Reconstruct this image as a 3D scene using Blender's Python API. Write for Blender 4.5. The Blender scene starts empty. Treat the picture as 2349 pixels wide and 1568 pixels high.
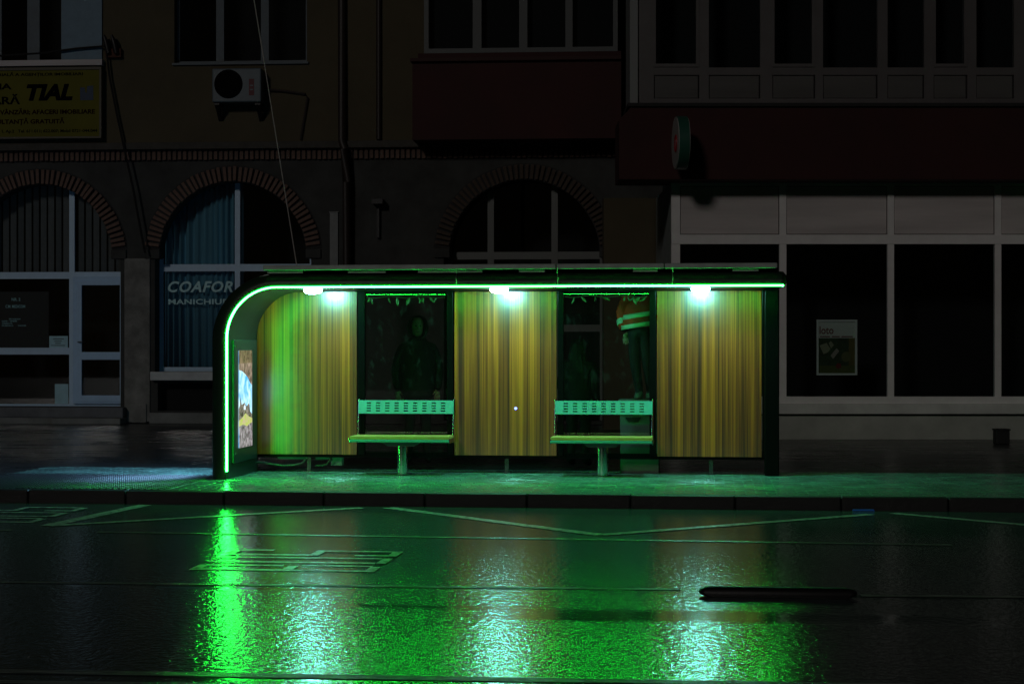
import bpy, bmesh, math, random
from mathutils import Vector, Matrix
from mathutils.geometry import tessellate_polygon
random.seed(7)
R = math.radians
scene = bpy.context.scene
C = scene.collection

# ------------------------------------------------------------------ camera, world, light, exposure
F, CX, CY, HC = 4170.0, 1174.5, 798.0, 1.41        # focal length and principal row in pixels of a 2349-wide picture; eye height
cam_d = bpy.data.cameras.new('camera'); cam = bpy.data.objects.new('camera', cam_d); C.objects.link(cam)
cam.location = (0, 0, HC); cam.rotation_euler = (R(90), 0, 0)
cam_d.lens = F / 2349 * 36; cam_d.sensor_width = 36; cam_d.shift_y = (CY - 784) / 2349
cam_d.clip_start = 0.1; cam_d.clip_end = 500
scene.camera = cam
SUN_EL, SUN_AZ = 20.0, 200.0                        # degrees; azimuth clockwise from +Y (from behind and left of the camera)
w = bpy.data.worlds.new('World'); scene.world = w; w.use_nodes = True
nt = w.node_tree; bg = nt.nodes['Background']
sky = nt.nodes.new('ShaderNodeTexSky'); sky.sky_type = 'NISHITA'; sky.sun_disc = False
sky.sun_elevation = R(SUN_EL); sky.sun_rotation = R(SUN_AZ)
nt.links.new(sky.outputs[0], bg.inputs[0]); bg.inputs[1].default_value = 0.00015
sun_d = bpy.data.lights.new('sun', 'SUN'); sun = bpy.data.objects.new('sun', sun_d); C.objects.link(sun)
sun_d.energy = 0.18; sun_d.angle = R(6); sun_d.color = (1.0, 0.93, 0.88)
sd = Vector((math.sin(R(SUN_AZ)) * math.cos(R(SUN_EL)), math.cos(R(SUN_AZ)) * math.cos(R(SUN_EL)), math.sin(R(SUN_EL))))
sun.rotation_euler = (-sd).to_track_quat('-Z', 'Y').to_euler(); sun.location = sd * 60
scene.view_settings.view_transform = 'Standard'; scene.view_settings.look = 'None'
scene.view_settings.exposure = 0; scene.view_settings.gamma = 1
scene.view_settings.use_curve_mapping = False
scene.cycles.max_bounces = 10; scene.cycles.transparent_max_bounces = 16
scene.cycles.sample_clamp_indirect = 6; scene.cycles.sample_clamp_direct = 0
scene.cycles.caustics_reflective = False; scene.cycles.blur_glossy = 0.3; scene.cycles.use_denoising = True

# ------------------------------------------------------------------ frames: pixel -> place on a wall or on the ground
class Frame:
    def __init__(s, x, y, th):
        s.o = Vector((x, y)); s.th = R(th)
        s.u = Vector((math.cos(s.th), -math.sin(s.th))); s.v = Vector((math.sin(s.th), math.cos(s.th)))
    def pix(s, x, y, d=0.0):                        # pixel on the wall plane moved d metres towards the street -> (u, z)
        dx = (x - CX) / F; t = (s.o.dot(s.v) - d) / (dx * s.v.x + s.v.y)
        p = Vector((dx * t, t)) - s.o
        return p.dot(s.u), HC - (y - CY) / F * t
    def U(s, x, d=0.0): return s.pix(x, CY, d)[0]
    def Z(s, x, y, d=0.0): return s.pix(x, y, d)[1]
    def ground(s, x, y, z=0.0):                     # pixel on level ground -> (u, v)
        Y = F * (HC - z) / (y - CY); p = Vector(((x - CX) / F * Y, Y)) - s.o
        return p.dot(s.u), p.dot(s.v)
    def world(s, u, v, z=0.0):
        p = s.o + s.u * u + s.v * v; return Vector((p.x, p.y, z))
S = Frame(0, 20.5, 6.2)                             # street and shelter: origin on the shelter's back wall
BL = Frame((535 - CX) / F * 34.2, 34.2, 4.4)        # arcade building
BR = Frame((1800 - CX) / F * 28.3, 28.3, 0.0)       # shop building

# ------------------------------------------------------------------ materials
MATS = {}
def mat(name, col, rough=0.6, metal=0.0, var=0.0, vscale=6.0, stretch=(1, 1, 1), emit=None, estr=0.0,
        bump=0.0, bscale=40.0, spec=0.5, coat=0.0, coat_rough=0.1, dark=None, rvar=0.0):
    if name in MATS: return MATS[name]
    m = bpy.data.materials.new(name); m.use_nodes = True; t = m.node_tree
    b = t.nodes['Principled BSDF']
    b.inputs['Base Color'].default_value = (*col, 1); b.inputs['Roughness'].default_value = rough
    b.inputs['Metallic'].default_value = metal; b.inputs['Specular IOR Level'].default_value = spec
    b.inputs['Coat Weight'].default_value = coat; b.inputs['Coat Roughness'].default_value = coat_rough
    if emit:
        b.inputs['Emission Color'].default_value = (*emit, 1); b.inputs['Emission Strength'].default_value = estr
    if var > 0 or bump > 0 or rvar > 0:
        tc = t.nodes.new('ShaderNodeTexCoord'); mp = t.nodes.new('ShaderNodeMapping')
        mp.inputs['Scale'].default_value = stretch; t.links.new(tc.outputs['Object'], mp.inputs[0])
    if var > 0:
        n = t.nodes.new('ShaderNodeTexNoise'); n.inputs['Scale'].default_value = vscale
        n.inputs['Detail'].default_value = 8; n.inputs['Roughness'].default_value = 0.65
        t.links.new(mp.outputs[0], n.inputs[0])
        r = t.nodes.new('ShaderNodeValToRGB'); r.color_ramp.elements[0].position = 0.3; r.color_ramp.elements[1].position = 0.72
        lo = dark if dark else tuple(c * (1 - var) for c in col); hi = tuple(min(1, c * (1 + var * 0.6)) for c in col)
        r.color_ramp.elements[0].color = (*lo, 1); r.color_ramp.elements[1].color = (*hi, 1)
        t.links.new(n.outputs[0], r.inputs[0]); t.links.new(r.outputs[0], b.inputs['Base Color'])
        if rvar > 0:
            mr = t.nodes.new('ShaderNodeMapRange'); mr.inputs[3].default_value = rough - rvar; mr.inputs[4].default_value = rough + rvar
            t.links.new(n.outputs[0], mr.inputs[0]); t.links.new(mr.outputs[0], b.inputs['Roughness'])
    if bump > 0:
        n2 = t.nodes.new('ShaderNodeTexNoise'); n2.inputs['Scale'].default_value = bscale; n2.inputs['Detail'].default_value = 5
        t.links.new(mp.outputs[0], n2.inputs[0])
        bp = t.nodes.new('ShaderNodeBump'); bp.inputs['Strength'].default_value = bump; bp.inputs['Distance'].default_value = 0.02
        t.links.new(n2.outputs[0], bp.inputs['Height']); t.links.new(bp.outputs[0], b.inputs['Normal'])
    MATS[name] = m; return m

def glass_mat(name, tint, refl=1.0, dirt=0.0, rough=0.02):
    m = bpy.data.materials.new(name); m.use_nodes = True; t = m.node_tree; t.nodes.clear()
    out = t.nodes.new('ShaderNodeOutputMaterial'); tr = t.nodes.new('ShaderNodeBsdfTransparent'); gl = t.nodes.new('ShaderNodeBsdfGlossy')
    tr.inputs[0].default_value = (*tint, 1); gl.inputs['Roughness'].default_value = rough; gl.inputs[0].default_value = (refl, refl, refl, 1)
    lw = t.nodes.new('ShaderNodeLayerWeight'); lw.inputs[0].default_value = 0.5
    pw = t.nodes.new('ShaderNodeMath'); pw.operation = 'POWER'; pw.inputs[1].default_value = 5; t.links.new(lw.outputs['Facing'], pw.inputs[0])
    fr = t.nodes.new('ShaderNodeMath'); fr.operation = 'MULTIPLY_ADD'; fr.inputs[1].default_value = 0.95; fr.inputs[2].default_value = 0.045; t.links.new(pw.outputs[0], fr.inputs[0])
    mx = t.nodes.new('ShaderNodeMixShader'); t.links.new(fr.outputs[0], mx.inputs[0]); t.links.new(tr.outputs[0], mx.inputs[1]); t.links.new(gl.outputs[0], mx.inputs[2])
    last = mx
    if dirt > 0:
        tc = t.nodes.new('ShaderNodeTexCoord'); mp = t.nodes.new('ShaderNodeMapping'); mp.inputs['Scale'].default_value = (1, 1, 0.55)
        t.links.new(tc.outputs['Object'], mp.inputs[0])
        n = t.nodes.new('ShaderNodeTexNoise'); n.inputs['Scale'].default_value = 9; n.inputs['Detail'].default_value = 12; n.inputs['Roughness'].default_value = 0.72
        n.inputs['Distortion'].default_value = 0.25
        t.links.new(mp.outputs[0], n.inputs[0])
        r = t.nodes.new('ShaderNodeValToRGB'); r.color_ramp.elements[0].position = 0.55; r.color_ramp.elements[1].position = 0.78
        r.color_ramp.elements[0].color = (0.002, 0.002, 0.002, 1); r.color_ramp.elements[1].color = (dirt, dirt, dirt, 1)
        t.links.new(n.outputs[0], r.inputs[0])
        df = t.nodes.new('ShaderNodeBsdfDiffuse'); df.inputs[0].default_value = (0.5, 0.52, 0.5, 1)
        m2 = t.nodes.new('ShaderNodeMixShader'); t.links.new(r.outputs[0], m2.inputs[0]); t.links.new(mx.outputs[0], m2.inputs[1]); t.links.new(df.outputs[0], m2.inputs[2])
        last = m2
    t.links.new(last.outputs[0], out.inputs[0]); MATS[name] = m; return m

def wood_mat():
    m = bpy.data.materials.new('wood_laminate'); m.use_nodes = True; t = m.node_tree; b = t.nodes['Principled BSDF']
    tc = t.nodes.new('ShaderNodeTexCoord')
    def noise(sc, scale, detail, dist=0.0):
        mp = t.nodes.new('ShaderNodeMapping'); mp.inputs['Scale'].default_value = sc; t.links.new(tc.outputs['Object'], mp.inputs[0])
        n = t.nodes.new('ShaderNodeTexNoise'); n.inputs['Scale'].default_value = scale; n.inputs['Detail'].default_value = detail
        n.inputs['Distortion'].default_value = dist; t.links.new(mp.outputs[0], n.inputs[0]); return n
    big = noise((1, 1, 0.012), 14, 2, 0.0); fine = noise((1, 1, 0.008), 80, 5, 0.1)
    mx = t.nodes.new('ShaderNodeMix'); mx.data_type = 'FLOAT'; mx.inputs[0].default_value = 0.42
    t.links.new(big.outputs[0], mx.inputs[2]); t.links.new(fine.outputs[0], mx.inputs[3])
    r = t.nodes.new('ShaderNodeValToRGB'); e = r.color_ramp.elements
    e[0].position = 0.37; e[0].color = (0.10, 0.014, 0.0005, 1); e[1].position = 0.65; e[1].color = (0.92, 0.195, 0.008, 1)
    k = e.new(0.5); k.color = (0.42, 0.076, 0.0025, 1)
    t.links.new(mx.outputs[0], r.inputs[0]); t.links.new(r.outputs[0], b.inputs['Base Color'])
    b.inputs['Roughness'].default_value = 0.4; b.inputs['Specular IOR Level'].default_value = 0.4
    b.inputs['Coat Weight'].default_value = 1.0; b.inputs['Coat IOR'].default_value = 2.05; b.inputs['Coat Roughness'].default_value = 0.27
    MATS['wood_laminate'] = m; return m

def road_mat():
    m = bpy.data.materials.new('wet_asphalt'); m.use_nodes = True; t = m.node_tree; b = t.nodes['Principled BSDF']
    tc = t.nodes.new('ShaderNodeTexCoord')
    def noise(sc, scale, detail=4, dist=0.0, loc=(0, 0, 0)):
        mp = t.nodes.new('ShaderNodeMapping'); mp.inputs['Scale'].default_value = sc; mp.inputs['Location'].default_value = loc
        t.links.new(tc.outputs['Object'], mp.inputs[0])
        n = t.nodes.new('ShaderNodeTexNoise'); n.inputs['Scale'].default_value = scale; n.inputs['Detail'].default_value = detail
        n.inputs['Distortion'].default_value = dist; t.links.new(mp.outputs[0], n.inputs[0]); return n
    chips = noise((0.34, 0.24, 1), 72, 3, 0.4)         # aggregate smeared in the direction across the street
    fine = noise((1, 0.5, 1), 120, 2)
    patch = noise((0.5, 1.0, 1), 1.3, 4)
    def math_(op, x, y=None):
        q = t.nodes.new('ShaderNodeMath'); q.operation = op
        for i, k in enumerate((x, y)):
            if k is None: continue
            if isinstance(k, (int, float)): q.inputs[i].default_value = k
            else: t.links.new(k, q.inputs[i])
        return q.outputs[0]
    sep = t.nodes.new('ShaderNodeSeparateXYZ'); t.links.new(tc.outputs['Object'], sep.inputs[0])
    wob = noise((0.35, 0.5, 1), 1.5, 4); wet = noise((0.3, 1.2, 1), 1.1, 4, 0.4, (7, 2, 0))
    yy = math_('ADD', sep.outputs[1], math_('MULTIPLY', math_('SUBTRACT', wob.outputs[0], 0.5), 0.5))
    mask = None
    for py, half in ((1352, 0.05), (1402, 0.20), (1470, 0.05), (1556, 0.08)):      # water standing in the wheel ruts
        vy = F * (HC + 0.127) / (py - CY) - 20.5
        mr_ = t.nodes.new('ShaderNodeMapRange'); mr_.interpolation_type = 'SMOOTHSTEP'; mr_.inputs[1].default_value = half * 0.5; mr_.inputs[2].default_value = half * 1.6
        t.links.new(math_('ABSOLUTE', math_('SUBTRACT', yy, vy)), mr_.inputs[0])
        mask = mr_.outputs[0] if mask is None else math_('MULTIPLY', mask, mr_.outputs[0])
    wr_ = t.nodes.new('ShaderNodeMapRange'); wr_.interpolation_type = 'SMOOTHSTEP'; wr_.inputs[1].default_value = 0.44; wr_.inputs[2].default_value = 0.56
    t.links.new(wet.outputs[0], wr_.inputs[0])
    mask = math_('MAXIMUM', mask, wr_.outputs[0])
    class _O: pass
    rr = _O(); rr.outputs = [math_('ADD', math_('MULTIPLY', mask, 0.82), 0.18)]
    ad = t.nodes.new('ShaderNodeMath'); ad.operation = 'MULTIPLY_ADD'; ad.inputs[1].default_value = 0.08
    t.links.new(fine.outputs[0], ad.inputs[0]); t.links.new(chips.outputs[0], ad.inputs[2])
    bp = t.nodes.new('ShaderNodeBump'); bp.inputs['Distance'].default_value = 0.0042
    t.links.new(ad.outputs[0], bp.inputs['Height']); t.links.new(rr.outputs[0], bp.inputs['Strength'])
    t.links.new(bp.outputs[0], b.inputs['Normal'])
    mr = t.nodes.new('ShaderNodeMapRange'); mr.inputs[3].default_value = 0.11; mr.inputs[4].default_value = 0.14
    t.links.new(rr.outputs[0], mr.inputs[0]); t.links.new(mr.outputs[0], b.inputs['Roughness'])
    cr = t.nodes.new('ShaderNodeValToRGB'); cr.color_ramp.elements[0].color = (0.045, 0.062, 0.066, 1); cr.color_ramp.elements[1].color = (0.085, 0.12, 0.128, 1)
    t.links.new(patch.outputs[0], cr.inputs[0]); t.links.new(cr.outputs[0], b.inputs['Base Color'])
    b.inputs['Specular IOR Level'].default_value = 0.2
    MATS['wet_asphalt'] = m; return m

black = mat('black_steel', (0.004, 0.0042, 0.0042), 0.3, 0.0, var=0.2, vscale=9, bump=0.03, bscale=90, spec=0.12)
inner = mat('dark_lining', (0.018, 0.026, 0.021), 0.4, var=0.25, vscale=5)
steel = mat('brushed_steel', (0.72, 0.73, 0.74), 0.14, 1.0, var=0.12, vscale=20, stretch=(1, 1, 0.1))
mint = mat('mint_paint', (0.09, 0.46, 0.42), 0.42, 0.0, var=0.08, vscale=12)
slatwood = mat('bench_wood', (0.88, 0.46, 0.13), 0.45, var=0.35, vscale=9, stretch=(0.15, 3, 3))
ledm = mat('led_strip', (0.8, 0.9, 0.8), 0.4, emit=(0.016, 1.0, 0.06), estr=72)
lampm = mat('lamp_diffuser', (0.9, 0.9, 0.9), 0.4, emit=(0.30, 1.0, 0.94), estr=150)
wood = wood_mat(); road_m = road_mat()
sh_glass = glass_mat('dirty_glass', (0.9, 0.93, 0.91), 1.0, 0.035)
dark_glass = glass_mat('window_glass', (0.9, 0.94, 0.95), 1.0, 0.0)
roofm = mat('roof_sheet', (0.34, 0.36, 0.36), 0.5, 0.3, var=0.3, vscale=4)
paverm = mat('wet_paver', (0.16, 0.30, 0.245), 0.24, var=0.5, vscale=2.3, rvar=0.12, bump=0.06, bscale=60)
pavebase = mat('wet_pavement', (0.05, 0.054, 0.054), 0.28, var=0.45, vscale=1.2, stretch=(0.4, 1.4, 1), rvar=0.12, bump=0.25, bscale=14)
kerbm = mat('kerb_stone', (0.013, 0.013, 0.0125), 0.62, var=0.4, vscale=5, bump=0.2, bscale=30)
paint = mat('road_paint', (0.70, 0.72, 0.68), 0.22, var=0.55, vscale=16, dark=(0.16, 0.17, 0.16), bump=0.3, bscale=40)
worn = mat('worn_road_paint', (0.30, 0.305, 0.29), 0.22, var=0.7, vscale=9, stretch=(0.5, 3, 1), bump=0.3, bscale=40)
plaster = mat('grey_plaster', (0.050, 0.052, 0.048), 0.85, var=0.45, vscale=1.6, bump=0.3, bscale=9)
beige = mat('beige_plaster', (0.088, 0.072, 0.040), 0.88, var=0.22, vscale=0.8, bump=0.15, bscale=30)
pillarm = mat('rough_plaster', (0.25, 0.25, 0.23), 0.9, var=0.5, vscale=3.0, bump=0.6, bscale=7)
brickm = mat('old_brick', (0.17, 0.105, 0.08), 0.85, var=0.45, vscale=4, bump=0.3, bscale=35)
mortar = mat('dark_mortar', (0.035, 0.034, 0.033), 0.9, var=0.3)
pvc = mat('white_frame', (0.90, 0.88, 0.87), 0.4, var=0.1, vscale=3)
panelm = mat('grey_panel', (0.62, 0.57, 0.56), 0.6, var=0.28, vscale=1.0, stretch=(0.25, 1, 2.5))
redm = mat('red_plaster', (0.040, 0.0036, 0.003), 0.75, var=0.3, vscale=0.9, bump=0.1, bscale=20)
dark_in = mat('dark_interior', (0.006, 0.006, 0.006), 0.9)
concrete = mat('stone_plinth', (0.25, 0.26, 0.245), 0.85, var=0.35, vscale=2.2, bump=0.35, bscale=12)
darkpipe = mat('dark_pipe', (0.03, 0.022, 0.018), 0.5)
acwhite = mat('unit_casing', (0.11, 0.145, 0.165), 0.5, var=0.12)
rubber = mat('black_rubber', (0.01, 0.01, 0.01), 0.5, bump=0.1)

# ------------------------------------------------------------------ mesh helpers
class MB:
    def __init__(s): s.v = []; s.f = []; s.smooth = False
    def add(s, vs, fs):
        n = len(s.v); s.v += [tuple(p) for p in vs]; s.f += [tuple(i + n for i in q) for q in fs]; return s
    def box(s, x0, x1, y0, y1, z0, z1, rot=None):
        if x0 > x1: x0, x1 = x1, x0
        if y0 > y1: y0, y1 = y1, y0
        if z0 > z1: z0, z1 = z1, z0
        vs = [Vector(p) for p in ((x0, y0, z0), (x1, y0, z0), (x1, y1, z0), (x0, y1, z0), (x0, y0, z1), (x1, y0, z1), (x1, y1, z1), (x0, y1, z1))]
        if rot is not None:
            c = Vector(((x0 + x1) / 2, (y0 + y1) / 2, (z0 + z1) / 2)); vs = [c + rot @ (p - c) for p in vs]
        return s.add(vs, [(0, 3, 2, 1), (4, 5, 6, 7), (0, 1, 5, 4), (1, 2, 6, 5), (2, 3, 7, 6), (3, 0, 4, 7)])
    def tube(s, pts, r, n=10, cap=True):
        pts = [Vector(p) for p in pts]; rings = []; up = Vector((0, 0, 1))
        for i, p in enumerate(pts):
            d = (pts[min(i + 1, len(pts) - 1)] - pts[max(i - 1, 0)]).normalized()
            a = d.cross(up);
            if a.length < 1e-4: a = d.cross(Vector((1, 0, 0)))
            a.normalize(); b = d.cross(a).normalized(); rr = r[i] if isinstance(r, (list, tuple)) else r
            rings.append([p + (a * math.cos(2 * math.pi * k / n) + b * math.sin(2 * math.pi * k / n)) * rr for k in range(n)])
        vs = [q for ring in rings for q in ring]; fs = []
        for i in range(len(rings) - 1):
            for k in range(n):
                fs.append((i * n + k, i * n + (k + 1) % n, (i + 1) * n + (k + 1) % n, (i + 1) * n + k))
        if cap: fs += [tuple(range(n))[::-1], tuple((len(rings) - 1) * n + k for k in range(n))]
        s.smooth = True; return s.add(vs, fs)
    def plate(s, outer, holes, y0, y1):             # polygon with holes in the (x, z) plane, extruded from y0 (street side) to y1
        loops = [outer] + holes; flat = [p for l in loops for p in l]; N = len(flat)
        tris = tessellate_polygon([[Vector((p[0], p[1], 0)) for p in l] for l in loops])
        vs = [(p[0], y0, p[1]) for p in flat] + [(p[0], y1, p[1]) for p in flat]
        fs = [tuple(t) for t in tris] + [tuple(i + N for i in t[::-1]) for t in tris]
        k = 0
        for l in loops:
            n = len(l)
            for i in range(n): fs.append((k + i, k + (i + 1) % n, N + k + (i + 1) % n, N + k + i))
            k += n
        return s.add(vs, fs)
    def build(s, name, m, parent=None, bevel=0.0, bseg=2):
        me = bpy.data.meshes.new(name); me.from_pydata(s.v, [], s.f); me.update()
        bm = bmesh.new(); bm.from_mesh(me); bmesh.ops.recalc_face_normals(bm, faces=bm.faces); bm.to_mesh(me); bm.free()
        me.materials.append(m)
        if s.smooth:
            for p in me.polygons: p.use_smooth = True
            me.set_sharp_from_angle(angle=R(40))
        o = bpy.data.objects.new(name, me); C.objects.link(o)
        if parent: o.parent = parent
        if bevel > 0:
            b = o.modifiers.new('bevel', 'BEVEL'); b.width = bevel; b.segments = bseg; b.limit_method = 'ANGLE'; b.angle_limit = R(40)
        return o
def tag(o, label, cat, group=None):
    o['label'] = label; o['category'] = cat
    if group: o['group'] = group
    return o
def thing(name, label, cat, frame=None, u=0, v=0, z=0, rot=0.0, group=None):
    o = bpy.data.objects.new(name, None); C.objects.link(o); o.empty_display_size = 0.2
    if frame: o.location = frame.world(u, v, z); o.rotation_euler = (0, 0, -frame.th + rot)
    return tag(o, label, cat, group)
def structure(o, frame=None):
    o['kind'] = 'structure'
    if frame: o.location = (frame.o.x, frame.o.y, 0); o.rotation_euler = (0, 0, -frame.th)
    return o
def at_frame(o, frame, u=0, v=0, z=0):
    o.location = frame.world(u, v, z); o.rotation_euler = (0, 0, -frame.th); return o
def copy_tree(o, parent=None):
    c = o.copy(); C.objects.link(c); c.parent = parent
    for ch in list(o.children): copy_tree(ch, c)
    return c
def bar(mb, x0, x1, z0, z1, y0, y1): return mb.box(x0, x1, y0, y1, z0, z1)
def text_mesh(body, bold=0.0, shear=0.0, space=1.0):
    cu = bpy.data.curves.new('letters', 'FONT'); cu.body = body; cu.offset = bold; cu.shear = shear; cu.space_character = space
    cu.resolution_u = 3; cu.extrude = 0.002
    o = bpy.data.objects.new('letters', cu); C.objects.link(o)
    bpy.context.view_layer.update()
    me = bpy.data.meshes.new_from_object(o.evaluated_get(bpy.context.evaluated_depsgraph_get()))
    bpy.data.objects.remove(o); bpy.data.curves.remove(cu); return me
def wall_text(name, body, m, parent, u0, u1, z0, z1, y, bold=0.0, shear=0.0, thick=0.004, space=1.0):
    me = text_mesh(body, bold, shear, space)
    xs = [v.co.x for v in me.vertices]; ys = [v.co.y for v in me.vertices]; zs = [v.co.z for v in me.vertices]
    sx = (u1 - u0) / (max(xs) - min(xs)); sy = (z1 - z0) / (max(ys) - min(ys)); sz = thick / (max(zs) - min(zs))
    for v in me.vertices:
        c = v.co; v.co = Vector((u0 + (c.x - min(xs)) * sx, y - (c.z - min(zs)) * sz, z0 + (c.y - min(ys)) * sy))
    me.materials.clear(); me.materials.append(m); me.update()
    o = bpy.data.objects.new(name, me); C.objects.link(o); o.parent = parent; return o

# ------------------------------------------------------------------ the ground
ROAD_Z = -0.127
kerb_v = S.ground(1174, 1132, 0)[1]                 # front edge of the kerb in street coordinates
mb = MB(); n = 1; mb.add([(-60, -45, ROAD_Z), (60, -45, ROAD_Z), (60, kerb_v + 0.02, ROAD_Z), (-60, kerb_v + 0.02, ROAD_Z)], [(0, 1, 2, 3)])
road = structure(mb.build('road', road_m), S)
mb = MB(); mb.add([(-60, kerb_v + 0.13, -0.012), (60, kerb_v + 0.13, -0.012), (60, 60, -0.012), (-60, 60, -0.012)], [(0, 1, 2, 3)])
sidewalk = structure(mb.build('sidewalk', pavebase), S)
kerb = bpy.data.objects.new('kerb', None); C.objects.link(kerb); structure(kerb, S)
mb = MB(); mb.box(-0.496, 0.496, 0, 0.14, ROAD_Z - 0.05, 0.0)
stone0 = mb.build('kerbstone', kerbm, kerb, bevel=0.012)
ks = S.ground(1687, 1140, 0)[0]
for i in range(-9, 9):
    o = stone0 if i == -9 else stone0.copy()
    if i != -9: C.objects.link(o)
    o.location = (ks + 0.5 + i, kerb_v + random.uniform(-0.004, 0.004), random.uniform(-0.006, 0.002))
    o.rotation_euler = (0, 0, R(random.uniform(-0.25, 0.25)))
# pavers in front of and under the shelter
PW, PD = 0.20, 0.10
def paver_shape(mb, cx, cy, dz, rotm=None, dep=0.03):
    hx, hy, c = PW / 2 - 0.002, PD / 2 - 0.002, 0.008
    P = [(-hx, -hy, -dep), (hx, -hy, -dep), (hx, hy, -dep), (-hx, hy, -dep), (-hx, -hy, -0.006), (hx, -hy, -0.006), (hx, hy, -0.006), (-hx, hy, -0.006),
         (-hx + c, -hy + c, 0), (hx - c, -hy + c, 0), (hx - c, hy - c, 0), (-hx + c, hy - c, 0)]
    P = [Vector(p) for p in P]
    if rotm is not None: P = [rotm @ p for p in P]
    mb.add([p + Vector((cx, cy, dz)) for p in P], [(8, 9, 10, 11)] + [(k, (k + 1) % 4, 4 + (k + 1) % 4, 4 + k) for k in range(4)] + [(4 + k, 4 + (k + 1) % 4, 8 + (k + 1) % 4, 8 + k) for k in range(4)])
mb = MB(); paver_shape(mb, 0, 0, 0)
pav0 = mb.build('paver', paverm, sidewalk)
uL0, uR0 = S.ground(-40, 1125)[0], S.ground(2400, 1140)[0]
rows = 34; first = True; cnt = 0; stuff = MB()
for r in range(rows):
    vv = kerb_v + 0.145 + PD / 2 + r * PD
    if vv > 0.55: break
    i = 0; u = uL0 - 0.6 + (PW / 2 if r % 2 else 0)
    while u < uR0 + 4.0:
        e = (R(random.gauss(0, 0.9)), R(random.gauss(0, 0.5)), 0); dz = random.uniform(-0.0025, 0.0015)
        tact = (u < S.ground(470, 1100)[0] and vv < S.ground(250, 1088)[1])
        if not tact:
            if r < 6 and cnt < 300:
                o = pav0 if first else pav0.copy()
                if not first: C.objects.link(o)
                first = False; o.location = (u, vv, dz); o.rotation_euler = e; cnt += 1
            else:
                from mathutils import Euler
                paver_shape(stuff, u, vv, dz, Euler(e).to_matrix())
        u += PW
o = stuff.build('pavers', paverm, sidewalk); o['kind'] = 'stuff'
# tactile paving with studs left of the shelter
tactm = mat('tactile_slab', (0.045, 0.047, 0.047), 0.3, var=0.3, vscale=5, bump=0.1)
mb = MB(); mb.box(-0.196, 0.196, -0.196, 0.196, -0.05, 0.0)
slab0 = mb.build('tactile_slab', tactm, sidewalk, bevel=0.004, bseg=1)
tu1, tv1 = S.ground(470, 1100)[0], S.ground(250, 1088)[1]
studs = MB(); first = True
u = tu1 - 0.2
while u > uL0 - 0.5:
    v = kerb_v + 0.145 + 0.2
    while v < tv1 + 0.1:
        o = slab0 if first else slab0.copy()
        if not first: C.objects.link(o)
        first = False; o.location = (u, v, random.uniform(-0.002, 0.001)); o.rotation_euler = (R(random.gauss(0, 0.3)), R(random.gauss(0, 0.3)), 0)
        for a in range(6):
            for b in range(6):
                cx, cy = u - 0.165 + a * 0.066, v - 0.165 + b * 0.066
                ring = [(cx + math.cos(t) * 0.022, cy + math.sin(t) * 0.022) for t in [k * math.pi / 3 for k in range(6)]]
                studs.add([(x, y, 0.0) for x, y in ring] + [(cx + (x - cx) * .55, cy + (y - cy) * .55, 0.011) for x, y in ring],
                          [(k, (k + 1) % 6, 6 + (k + 1) % 6, 6 + k) for k in range(6)] + [(6, 7, 8, 9, 10, 11)])
        v += 0.4
    u -= 0.4
o = studs.build('tactile_studs', tactm, sidewalk); o['kind'] = 'stuff'

# painted markings, 4 mm above the road
def road_strip(p0, p1, wid, m, z=0.004, name='painted_line'):
    a = Vector(S.ground(*p0, ROAD_Z)); b = Vector(S.ground(*p1, ROAD_Z)); d = (b - a).normalized(); n = Vector((-d.y, d.x)) * wid / 2
    N = 24; pts = []
    mb = MB()
    l = []; r_ = []
    for k in range(N + 1):
        c = a.lerp(b, k / N); j = random.uniform(0.86, 1.06)
        l.append((*(c + n * j), ROAD_Z + z)); r_.append((*(c - n * j), ROAD_Z + z))
    mb.add(l + r_, [(k, k + 1, N + 2 + k, N + 1 + k) for k in range(N)])
    return mb.build(name, m, road)
road_strip((332, 1158), (108, 1206), 0.15, paint)
road_strip((112, 1206), (830, 1165), 0.13, paint, 0.0055)
road_strip((890, 1164), (1378, 1227), 0.14, paint)
road_strip((1378, 1227), (1998, 1180), 0.13, paint, 0.0055)
road_strip((2048, 1177), (2480, 1215), 0.13, paint)
road_strip((-200, 1215), (28, 1216), 0.10, worn)
road_strip((222, 1220), (2185, 1250), 0.085, worn)
road_strip((-100, 1334), (1560, 1352), 0.07, worn); road_strip((1975, 1366), (2500, 1371), 0.08, worn)
road_strip((-100, 1538), (2500, 1580), 0.10, worn); road_strip((-100, 1562), (2500, 1604), 0.08, worn)
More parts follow.
